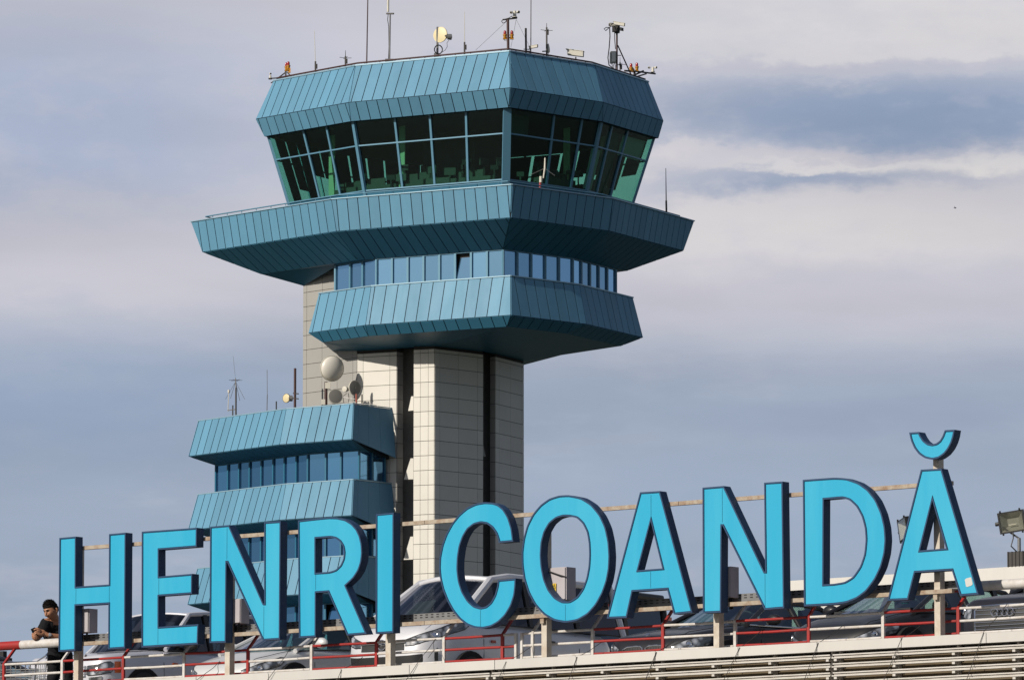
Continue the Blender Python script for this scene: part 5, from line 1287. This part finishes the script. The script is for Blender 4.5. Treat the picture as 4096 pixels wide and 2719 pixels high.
# tall silver van
VY = 87.8
c = Car('silver_van', 'tall silver van with large slanted headlights behind the letters I, C and O', (1528, 2592), .84, VY,
  dict(L=4.78, W=1.92, H=1.98, cat='van', col=(.60, .60, .63), belt=[(0, 1.00), (-.18, 1.09), (-.6, 1.19), (-.95, 1.25), (-1.5, 1.17), (-4.6, 1.16), (-4.78, 1.1)], n=5.2, zb=.30, crown=.08, lean=.7,
       gh=[(-.80, 1.25, .92, .84), (-1.72, 1.93, .93, .72), (-2.1, 1.99, .94, .75), (-4.6, 1.98, .95, .77), (-4.74, 1.2, .95, .9)], pil=.062, lip=.055, pillars=[-2.45, -3.6], doors=[-1.25, -2.45, -3.6], rw=.34, ax=.95, glass='carglassdark', zg=ZP, bow=.16))
c.lamp(.44, -.92, (.68, .84), (.84, 1.0)); c.front(-.42, .42, .62, .80, 'grille', MT['black'])
gr = [o for o in c.t.children if o.name.startswith('grille')][0]; bars(c, gr, -.44, .44, [.785], .02, MT['chrome'])
em = MB(); p = c.surf(0, .745)+Vector((.03, 0, 0))
pts = [p+Vector((0, math.cos(a)*.075, math.sin(a)*.075)) for a in [2*math.pi*k/24 for k in range(25)]]
em.tube(pts, .010, 6); em.prism([p+Vector((0, -.10, .012)), p+Vector((0, .015, .012)), p+Vector((0, -.005, -.004)), p+Vector((0, .10, -.012)), p+Vector((0, -.015, -.012)), p+Vector((0, .005, .004))], (.012, 0, 0)).build('emblem', MT['chrome'], gr, True)
c.front(-.84, .84, .34, .50, 'bumper_intake', MT['black'], .012); c.front(-.84, .84, .56, .575, 'bumper_seam', MT['gaps'], .004)
MB().bar((-1.42, c.W/2+.005, .92), (-1.52, c.W/2+.005, .92), .015, .04).build('side_repeater', mat('red_repeater', (.3, .02, .01), .3), c.t)
MB().bar((-2.75, c.W/2+.01, .98), (-2.95, c.W/2+.01, .98), .03, .05).build('door_handle', MT['black'], c.t)
sh = MB().prism([(-1.15, -.62, 1.30), (-1.25, -.16, 1.36), (-1.45, -.14, 1.60), (-1.42, -.50, 1.58)], (.004, 0, .002)).build('see_through_patch', mat('pale_see_through', (.62, .72, .60), .6), c.t)  # pale sheet added for the bright view through the rear window

c = Car('black_van', 'tall black van behind the silver van with a red tail light', (1745, 2560), .9, 93.5,
  dict(L=4.95, W=1.95, H=2.3, cat='van', col=(.010, .010, .011), belt=[(0, .9), (-.2, 1.0), (-1.0, 1.25), (-1.5, 1.3), (-4.95, 1.3)], n=6, zb=.30, crown=.05,
       gh=[(-.95, 1.3, .92, .84), (-1.8, 2.22, .93, .80), (-2.4, 2.3, .94, .82), (-4.85, 2.28, .95, .84), (-4.93, 1.32, .95, .9)], pil=.06, pillars=[-2.6, -3.8], doors=[-1.4, -2.6], zg=ZP, glass='carglassdark'))
for sd in (1, -1): MB().box((-4.93, sd*.88, 1.45), .10, .12, .95).build('tail_light', MT['redlens'], c.t)

# dark saloon with twin kidney grille
c = Car('dark_saloon', 'dark grey saloon with a twin oval grille, behind the letters A and N', (2574, 2548), .78, 85.2,
  dict(L=4.8, W=1.85, H=1.45, col=(.012, .0115, .015), belt=[(0, .68), (-.2, .79), (-1.0, .91), (-1.5, .97), (-4.3, 1.02), (-4.8, .95)], n=5, zb=.22, crown=.06,
       gh=[(-1.45, .97, .88, .76), (-2.25, 1.40, .90, .64), (-3.0, 1.45, .9, .62), (-3.6, 1.41, .88, .60), (-4.35, 1.04, .84, .7)], pillars=[-2.75], doors=[-1.65, -2.75, -3.75], zg=ZP, trim='chrome'))
c.lamp(.50, -.50, (.62, .68), (.84, .92))
for sd in (1, -1):
    g_ = c.front(sd*.03, sd*.40, .52, .84, 'grille', MT['black'], .010, 8)
    ys = [.03, .10, .22, .34, .41, .40, .33, .2, .08, .03]; tz = [.56, .52, .51, .53, .60, .78, .84, .855, .85, .80]
    MB().tube([c.surf(c.th_y(sd*y), t)+c.nrm(c.th_y(sd*y), t)*.014 for y, t in zip(ys+[.03], tz+[.56])], .012, 6).build('grille_frame', MT['chrome'], g_, True)
    for k in range(7): MB().tube([c.surf(c.th_y(sd*(.07+.05*k)), t)+c.nrm(0, .6)*.013 for t in (.54, .68, .82)], .005, 5).build('grille_bar', MT['darkmetal'], g_)
p = Vector((-.10, 0, c.ztop(-.10)+.065)); MB().lathe(p, (.5, 0, .85), [(0, .04), (.008, .04), (.009, .03)], 20).build('emblem', MT['chrome'], c.body)
c.front(-.80, .80, .08, .26, 'bumper_intake', MT['black'], .012)

# black car behind the D and the last A
c = Car('black_hatchback', 'black five door car with see-through side windows, behind the letter D and the last A', (3300, 2550), .62, 82.6,
  dict(L=4.3, W=1.80, H=1.49, col=(.012, .0115, .013), belt=[(0, .62), (-.22, .74), (-.9, .90), (-1.25, .97), (-3.9, 1.03), (-4.3, .95)], n=4.8, zb=.22, crown=.07,
       gh=[(-1.05, .95, .90, .76), (-2.05, 1.43, .9, .64), (-2.8, 1.49, .9, .64), (-3.7, 1.44, .88, .62), (-4.2, 1.03, .85, .7)], pillars=[-2.45, -3.35], doors=[-1.4, -2.45, -3.5], zg=ZP))
c.lamp(.48, -.60, (.58, .70), (.80, .95)); c.front(-.40, .40, .52, .76, 'grille', MT['black'])
gr = [o for o in c.t.children if o.name.startswith('grille')][0]; bars(c, gr, -.4, .4, [.64, .77], .010, MT['chrome']); c.front(-.7, .7, .10, .34, 'bumper_intake', MT['black'], .012)
th = c.surf(.0, .9)
MB().prism([(-1.42, .30, 1.20), (-1.44, .42, 1.205), (-1.48, .41, 1.235), (-1.46, .30, 1.235)], (.01, 0, .01)).build('window_sticker', mat('blue_sticker', (.03, .25, .32), .5), c.t)

# grey car with four rings
c = Car('grey_saloon', 'dark grey car with four chrome rings on its barred grille, at the right edge', (4012, 2456), .70, 79.6,
  dict(L=4.9, W=1.9, H=1.5, col=(.016, .015, .021), belt=[(0, .80), (-.2, .90), (-1.0, 1.0), (-1.5, 1.05), (-4.4, 1.06), (-4.9, 1.0)], n=5.4, zb=.22, crown=.06,
       gh=[(-1.45, 1.05, .88, .76), (-2.25, 1.45, .90, .64), (-3.0, 1.5, .9, .62), (-3.8, 1.46, .88, .60), (-4.55, 1.06, .84, .7)], pillars=[-2.75], doors=[-1.65, -2.75, -3.75], zg=ZP, trim='chrome'))
c.lamp(.56, -.52, (.66, .72), (.90, .95)); c.front(-.50, .50, .30, .92, 'grille', MT['black'], .008)
gr = [o for o in c.t.children if o.name.startswith('grille')][0]
bars(c, gr, -.47, .47, [.36, .44, .52, .60, .69, .78, .86], .006, MT['chrome'])
fy = [-.50, -.44, 0, .44, .50, .46, 0, -.46, -.50]; ft = [.86, .93, .94, .93, .86, .30, .28, .30, .86]
MB().tube([c.surf(c.th_y(y), t)+c.nrm(c.th_y(y), t)*.016 for y, t in zip(fy, ft)], .014, 6).build('grille_frame', MT['chrome'], gr, True)
tm = (.70-c.zb)/(c.ztop(-.02)-c.zb)
for k in range(4):
    y = -.126+.084*k; p = c.surf(0, tm)+Vector((.045, y, 0)); MB().tube([p+Vector((0, math.cos(a)*.055, math.sin(a)*.055)) for a in [2*math.pi*i/24 for i in range(25)]], .008, 6).build('emblem_ring', MT['chrome'], gr, True)
for sd in (1, -1): c.front(sd*.58, sd*.86, .10, .40, 'side_intake', MT['black'], .012, 6)

# car at the far left, only its sloping rear end in view
c = Car('grey_coupe', 'dark grey car at the left edge with bright window line and sloping roof', (-650, 2690), .6, 96.0,
  dict(L=4.5, W=1.80, H=1.42, col=(.16, .155, .165), belt=[(0, .62), (-.25, .74), (-.9, .90), (-1.25, .94), (-3.9, 1.02), (-4.5, .92)], n=4.8, zb=.22, crown=.07,
       gh=[(-1.15, .95, .90, .76), (-2.0, 1.38, .9, .64), (-2.7, 1.42, .9, .64), (-3.3, 1.38, .88, .62), (-4.2, 1.02, .85, .7)], pillars=[-2.5], doors=[-1.4, -2.6], zg=ZP, trim='chrome', pil=.05))
c.lamp(.48, -.60, (.58, .70), (.80, .95))

# shopping trolley behind the rail at the far left
TQ = U(55, 2700, 85.6)
t = thing('shopping_trolley', 'wire shopping trolley with a blue handle at the left edge', 'shopping trolley', (TQ.x, TQ.y, ZD+.02), local=True); t.rotation_euler = (0, 0, R(-12))
mb = MB(); x0, x1, z0, z1 = -.42, .40, .52, .93
def wl(a, b, r=.006): MB_.tube([a, b], r, 5)
MB_ = MB()
for k in range(12):
    x = x0+(x1-x0)*k/11; zl_ = z0+.12*(k/11)
    for y in (-.24, .24): wl((x, y, zl_), (x, y*1.08, z1))
    wl((x, -.24, zl_), (x, .24, zl_))
for k in range(6):
    y = -.24+.48*k/5; wl((x1, y, z0+.12), (x1+.02, y, z1)); wl((x0, y, z0), (x0-.03, y, z1))
for z in (.6, .72, .82):
    for y in (-.25, .25): wl((x0, y, z), (x1, y, z+.05 if z < .7 else z))
tag(MB_.build('wire_basket', MT['chrome'], t), kind='stuff')
MB().tube([(x0-.03, -.26, z1), (x1+.02, -.26, z1), (x1+.02, .26, z1), (x0-.03, .26, z1), (x0-.03, -.26, z1)], .011, 6).build('basket_rim', MT['chrome'], t)
MB().tube([(x1+.18, -.27, 1.03), (x1+.18, .27, 1.03)], .02, 8).build('handle', mat('blue_plastic', (.02, .05, .12), .5), t)
for y in (-.25, .25):
    MB().tube([(x1+.18, y, 1.03), (x1+.02, y, .93), (x1-.05, y, .30), (x0+.05, y, .16)], .013, 6).build('side_frame', MT['chrome'], t)
    for x in (x0+.08, x1-.05): MB().lathe((x, y-.015, .065), (0, 1, 0), [(0, .062), (.03, .062)], 14).build('castor', MT['rubber'], t)

# ------------------------------------------------------------------ man leaning on the pipe
YPP = WS(SP('T', 140, 2560, .52)).y
YPP = (SON+SDIR*0+SNB*.52*UNIT); 
v_ = ray(140, 2560); YPP = ((YPP-EV).dot(SNB)/v_.dot(SNB))
def PM(x, y, dy=0.0):
    X, Yp = P('G7', x, y); return U(X, Yp, YPP+dy)
deps = lambda: bpy.context.evaluated_depsgraph_get()
def skinned(nodes, edges, sub=2):
    """tapered capsules along the bones (closed pieces; the remesh fuses them into one skin)"""
    mb = MB()
    for a, b in edges:
        (p, r), (q, t) = nodes[a], nodes[b]
        mb.tube([p, p.lerp(q, .33), p.lerp(q, .67), q], [r*.985, (r*.67+t*.33)*1.02, (r*.33+t*.67)*1.02, t*.985], 16)
    for k in nodes: mb.ball(nodes[k][0], nodes[k][1], 10)
    return mb.v, mb.f
def fuse(parts, vox, smooth_it=2):
    mb = MB(); [mb.add(v, f) for v, f in parts]
    me = bpy.data.meshes.new('tmp'); me.from_pydata(mb.v, [], mb.f); o = bpy.data.objects.new('tmp', me); COL.objects.link(o)
    r = o.modifiers.new('r', 'REMESH'); r.mode = 'VOXEL'; r.voxel_size = vox; r.use_smooth_shade = True
    if smooth_it: q = o.modifiers.new('q', 'SMOOTH'); q.iterations = smooth_it; q.factor = .5
    m2 = bpy.data.meshes.new_from_object(o.evaluated_get(deps())); bpy.data.objects.remove(o); bpy.data.meshes.remove(me); return m2
MAN = thing('person', 'man in black polo shirt and trousers leaning on the white pipe, looking at his phone', 'person', PM(1010, 2200, .45))
J = dict(pelvis=(PM(1010,1090,.46),.135), waist=(PM(990,930,.42),.160), chest=(PM(950,770,.33),.172), upch=(PM(935,665,.28),.135), neck=(PM(940,590,.24),.076), neckt=(PM(915,500,.17),.070),
 shr=(PM(790,610,.16),.080), elr=(PM(672,800,.06),.052), wrr=(PM(628,866,-.04),.033), hdr=(PM(604,820,-.07),.036),
 shl=(PM(1085,620,.34),.062), ell=(PM(1110,850,.06),.047), wrl=(PM(815,800,-.05),.030), hdl=(PM(715,752,-.06),.034),
 hpr=(PM(935,1150,.42),.10), knr=(PM(895,1640,.36),.062), anr=(PM(885,2110,.45),.042), ftr=(PM(860,2175,.28),.035),
 hpl=(PM(1095,1150,.48),.10), knl=(PM(1150,1640,.46),.062), anl=(PM(1175,2110,.55),.042), ftl=(PM(1150,2175,.38),.035))
ED = [('pelvis','waist'),('waist','chest'),('chest','upch'),('upch','neck'),('neck','neckt'),('upch','shr'),('shr','elr'),('elr','wrr'),('wrr','hdr'),('upch','shl'),('shl','ell'),('ell','wrl'),('wrl','hdl'),
      ('pelvis','hpr'),('hpr','knr'),('knr','anr'),('anr','ftr'),('pelvis','hpl'),('hpl','knl'),('knl','anl'),('anl','ftl')]
parts = [skinned(J, ED)]
mb = MB()
mb.tube([J['shr'][0].lerp(J['shl'][0], .08), J['shr'][0].lerp(J['shl'][0], .5), J['shr'][0].lerp(J['shl'][0], .92)], [.085, .11, .085], 16)
mb.tube([J['shr'][0], J['chest'][0]+Vector((-.07, 0, 0))], [.075, .12], 16); mb.tube([J['shl'][0], J['chest'][0]+Vector((.07, .05, 0))], [.075, .12], 16)
mb.tube([J['neck'][0]+Vector((0, .01, .03)), J['shr'][0]+Vector((.04, .02, .01))], [.055, .06], 12); mb.tube([J['neck'][0]+Vector((0, .01, .03)), J['shl'][0]+Vector((-.04, .02, .01))], [.055, .06], 12)
parts.append((mb.v, mb.f))
# head: a sculpted ball in its own frame
HF = Vector((-.56, -.74, -.42)).normalized(); HU = Vector((-.22, -.12, 1)); HU = (HU-HF*HU.dot(HF)).normalized(); HR = HF.cross(HU).normalized()   # forward, up, the man's right
HC = PM(872, 388, .13)
def head_r(a, b, c):
    """a, b, c: unit direction in (forward, side, up)"""
    r = Vector((a*.100, b*.078, c*.122))
    if c < 0: r.y *= 1-.34*(-c)**1.3; r.x *= (1-.10*(-c)) if a > 0 else (1-.45*(-c))
    if a > 0:
        r.x += .010*math.exp(-((c-.34)/.10)**2)*math.exp(-(b/.62)**2)          # brow
        r.x -= .010*math.exp(-((c-.14)/.10)**2)*(math.exp(-((abs(b)-.36)/.16)**2))   # eye sockets
        r.x += .008*math.exp(-((c+.92)/.16)**2)*math.exp(-(b/.4)**2)           # chin
        r += Vector((.006, math.copysign(.004, b), 0))*math.exp(-((c+.12)/.2)**2)*math.exp(-((abs(b)-.5)/.22)**2)  # cheek bones
        r.x += .006*math.exp(-((c+.52)/.12)**2)*math.exp(-(b/.30)**2)          # mouth
    return r
HW = lambda v: HC+(HF*v.x+HR*v.y+HU*v.z)*1.16
def headball(scale=1.0, cond=None, extra=None, nu=36, nv=26):
    vs = []; fs = []
    for i in range(nv+1):
        for k in range(nu):
            el = math.pi*(i/nv-.5); az = 2*math.pi*k/nu; d = (math.cos(el)*math.cos(az), math.cos(el)*math.sin(az), math.sin(el))
            v = head_r(*d)*scale
            if extra: v = v+extra(*d)
            vs.append((v, d))
    for i in range(nv):
        for k in range(nu):
            q = (i*nu+k, i*nu+(k+1) % nu, (i+1)*nu+(k+1) % nu, (i+1)*nu+k)
            if cond is None or all(cond(*vs[j][1]) for j in q): fs.append(q)
    return [HW(v) for v, d in vs], fs
parts.append(headball())
def chain(pts, rs): return skinned({str(i): (p, r) for i, (p, r) in enumerate(zip(pts, rs))}, [(str(i), str(i+1)) for i in range(len(pts)-1)], 1)
H3 = lambda x, y, z: HW(Vector((x, y, z)))
parts.append(chain([H3(.092, 0, .030), H3(.108, 0, .008), H3(.122, 0, -.014), H3(.112, 0, -.026)], [.009, .011, .015, .012]))     # nose
for sy in (1, -1):
    parts.append(chain([H3(.112, sy*.012, -.022), H3(.102, sy*.016, -.022)], [.009, .008]))
    parts.append(chain([H3(-.004, sy*.078, .022), H3(-.014, sy*.088, .010), H3(-.012, sy*.086, -.012), H3(0, sy*.078, -.028)], [.009, .012, .010, .007]))  # ears
parts.append(chain([H3(.100, -.022, -.060), H3(.110, 0, -.058), H3(.100, .022, -.060)], [.006, .008, .006]))      # lips
parts.append(chain([H3(.098, -.018, -.072), H3(.108, 0, -.071), H3(.098, .018, -.072)], [.006, .009, .006]))
# hands: right fist round the phone, left hand reaching over it
def hand(palm, tips, base):
    parts.append(chain(palm, [.030, .036, .034]))
    for t in tips: parts.append(chain([PM(*t[0]), PM(*t[1]), PM(*t[2]), PM(*t[3])], [.0135, .0125, .0115, .010]))
hand([PM(630, 870, -.04), PM(600, 845, -.06), PM(588, 815, -.07)],
     [((565,800,-.05),(548,785,-.11),(575,775,-.145),(600,782,-.135)), ((560,825,-.06),(550,815,-.12),(585,805,-.15),(622,812,-.14)), ((562,848,-.06),(555,840,-.12),(590,832,-.15),(626,838,-.14)), ((570,868,-.05),(565,862,-.11),(595,856,-.14),(624,858,-.13))], None)
parts.append(chain([PM(600, 860, -.04), PM(560, 815, -.02), PM(556, 770, -.02), PM(566, 745, -.03)], [.016, .015, .013, .011]))   # right thumb
hand([PM(780, 790, -.05), PM(730, 752, -.06), PM(690, 742, -.07)],
     [((690,712,-.08),(650,690,-.10),(615,682,-.10),(590,688,-.10)), ((680,722,-.11),(640,700,-.13),(605,700,-.135),(580,712,-.13)), ((672,745,-.12),(640,735,-.14),(608,742,-.15),(590,755,-.14)), ((675,768,-.12),(645,765,-.14),(615,772,-.15),(595,780,-.14))], None)
parts.append(chain([PM(730, 780, -.09), PM(690, 790, -.12), PM(655, 785, -.14), PM(630, 775, -.145)], [.017, .015, .013, .011]))
bm_ = fuse(parts, .0058, 5); bm_.name = 'body'; bm_.materials.clear()
body = link('body', bm_, MAN, MT['skin'], True)
# clothes: the same skeleton, a little fuller
K = lambda k, r: (J[k][0], r)
mid = lambda a, b, t: J[a][0].lerp(J[b][0], t)
def wrinkle(me, amp, f):
    from mathutils import noise
    for v in me.vertices: v.co += v.normal*amp*noise.fractal(v.co*f, 1.0, 2.0, 3)
BON = [(a, b) for a, b in ED]
def nearest(v):
    best = None
    for a, b in BON:
        p, q = J[a][0], J[b][0]; d = q-p; t = max(0, min(1, (v-p).dot(d)/d.length_squared)); r = (v-p.lerp(q, t)).length-(J[a][1]*(1-t)+J[b][1]*t)*.8
        if best is None or r < best[0]: best = (r, a, b, t)
    return best
inside = {}
ZNECK = PM(900, 585).z
from mathutils import noise
for v in bm_.vertices:
    _, a, b, t = nearest(v.co)
    k = None
    if v.co.z > PM(900, 615).z and ((v.co-HC).length < .158 or (v.co-J['neckt'][0].lerp(J['neck'][0], .6)).xy.length < .094): continue
    if a in ('neck', 'upch'): k = .013
    if (a, b) in (('pelvis', 'waist'), ('waist', 'chest'), ('chest', 'upch'), ('upch', 'shr'), ('upch', 'shl')): k = .012
    elif (a, b) in (('shr', 'elr'), ('shl', 'ell')) and t < .80: k = .012+.010*t
    elif (a, b) == ('upch', 'neck'): k = .012
    elif (a, b) == ('neck', 'neckt') and t < .12: k = .010
    elif a == 'pelvis': k = .014
    if k is not None: inside[v.index] = v.co+v.normal*(k+.008*noise.fractal(v.co*11, 1.0, 2.0, 3))
idx = {}; vs = []
for i_, p in inside.items(): idx[i_] = len(vs); vs.append(p)
fs = [tuple(idx[i_] for i_ in p.vertices) for p in bm_.polygons if all(i_ in inside for i_ in p.vertices)]
MB().add(vs, fs).build('polo_shirt', MT['cloth'], MAN, True)
leg = {}
for v in bm_.vertices:
    _, a, b, t = nearest(v.co)
    if a in ('pelvis', 'hpr', 'hpl', 'knr', 'knl') and not (a == 'pelvis' and b == 'waist' and t > .4):
        k = .018+(.022*t if a in ('knr', 'knl') else 0); leg[v.index] = v.co+v.normal*(k+.012*noise.fractal(v.co*8, 1.0, 2.0, 3))
idx = {}; vs = []
for i_, p in leg.items(): idx[i_] = len(vs); vs.append(p)
MB().add(vs, [tuple(idx[i_] for i_ in p.vertices) for p in bm_.polygons if all(i_ in leg for i_ in p.vertices)]).build('trousers', MT['cloth'], MAN, True)
for a, b in (('anr', 'ftr'), ('anl', 'ftl')):
    p, q = J[a][0], J[b][0]; MB().tube([p+(p-q)*.3+Vector((0, 0, -.05)), p+Vector((0, 0, -.05)), q, q+(q-p)*.35+Vector((0, 0, .01))], [.035, .052, .05, .03], 12).build('shoe', MT['black'], MAN, True)
# collar and placket
MB().tube([J['neck'][0]+Vector((math.cos(a)*.068, math.sin(a)*.060, .015+.02*math.sin(a))) for a in [2*math.pi*k/16 for k in range(14)]], .014, 6).build('collar', MT['cloth'], MAN, True)
# hair, brows, eyes
from mathutils import noise as _nz
def hx(a, b, c):
    n = _nz.noise(Vector((a, b, c))*9)*.006+_nz.noise(Vector((a, b, c))*22)*.005
    return Vector((a, b*.8, c))*(.007+n)+Vector((0, 0, .010*max(0, c)**3))+(Vector((.008, 0, .004)) if a > .3 and c > .5 else Vector())
hm_v, hm_f = headball(1.0, lambda a, b, c: (c > .50-.10*abs(b)) or (a < .12 and c > .02) or (a < -.25 and c > -.30) or (abs(b) > .80 and a < .28 and c > .10), hx, 72, 56)
hr = MB().add(hm_v, hm_f)
for k in range(900):                                     # short tufts breaking the outline
    an = random.uniform(0, 2*math.pi); c = random.uniform(.25, 1.0); rr = math.sqrt(1-c*c); a, b = rr*math.cos(an), rr*math.sin(an)
    if a > .45 and c < .62: continue
    base = head_r(a, b, c)+hx(a, b, c)*.8; d = Vector((a*.4+random.uniform(-.2, .5), b*.6+random.uniform(-.3, .3), c+.3)).normalized()*random.uniform(.012, .030)*(1 if c > .55 else .5)
    s1 = Vector((random.uniform(-1, 1), random.uniform(-1, 1), 0)).normalized()*.004
    hr.add([HW(base-s1), HW(base+s1), HW(base+d)], [(0, 1, 2)])
hr.build('hair', MT['hair'], MAN, True)
def onface(b, c, push=0.0):
    d = Vector((math.sqrt(max(0, 1-b*b-c*c)), b, c)); return head_r(*d)+Vector((push, 0, 0))
for sy in (1, -1):
    MB().tube([HW(onface(sy*.16, .30, .004)), HW(onface(sy*.36, .36, .005)), HW(onface(sy*.58, .30, .004))], [.005, .0065, .003], 8).build('eyebrow', MT['hair'], MAN, True)
    MB().tube([HW(onface(sy*.20, .17, .000)), HW(onface(sy*.34, .185, .002)), HW(onface(sy*.50, .165, -.001))], [.003, .0055, .003], 8).build('eye', MT['black'], MAN, True)
MB().tube([HW(Vector((.104, -.021, -.066))), HW(Vector((.114, 0, -.0655))), HW(Vector((.104, .021, -.066)))], .0022, 6).build('mouth', mat('lip_line', (.10, .03, .02), .6), MAN, True)
# stubble shadow is real colour of the skin there
# wrist watch
wq = J['wrl'][0].lerp(J['ell'][0], .06); wd = (J['ell'][0]-J['wrl'][0]).normalized()
wt = MB().lathe(wq-wd*.012, wd, [(0, .036), (.004, .040), (.020, .040), (.024, .036)], 20).build('wristwatch', MT['chrome'], MAN, True)
fd = Vector((-.15, -1, .2)); fd = (fd-wd*fd.dot(wd)).normalized(); MB().lathe(wq+fd*.034, fd, [(0, .022), (.008, .024), (.010, .019), (.009, .003)], 18).build('watch_dial', mat('dial', (.5, .5, .5), .3, .3), wt, True)
# the phone
pc = PM(588, 752, -.105); pu = Vector((-.42, -.10, .85)).normalized(); pr = Vector((.80, -.35, .40)); pr = (pr-pu*pr.dot(pu)).normalized()
ph = thing('mobile_phone', "black mobile phone in the leaning man's hands", 'phone', pc)
MB().box(pc, .066, .011, .13, pr, pu.cross(pr), pu).build('case', MT['black'], ph)
MB().box(pc+pu.cross(pr)*-.0065, .058, .002, .112, pr, pu.cross(pr), pu).build('screen', mat('phone_screen', (.01, .01, .012), .08), ph)
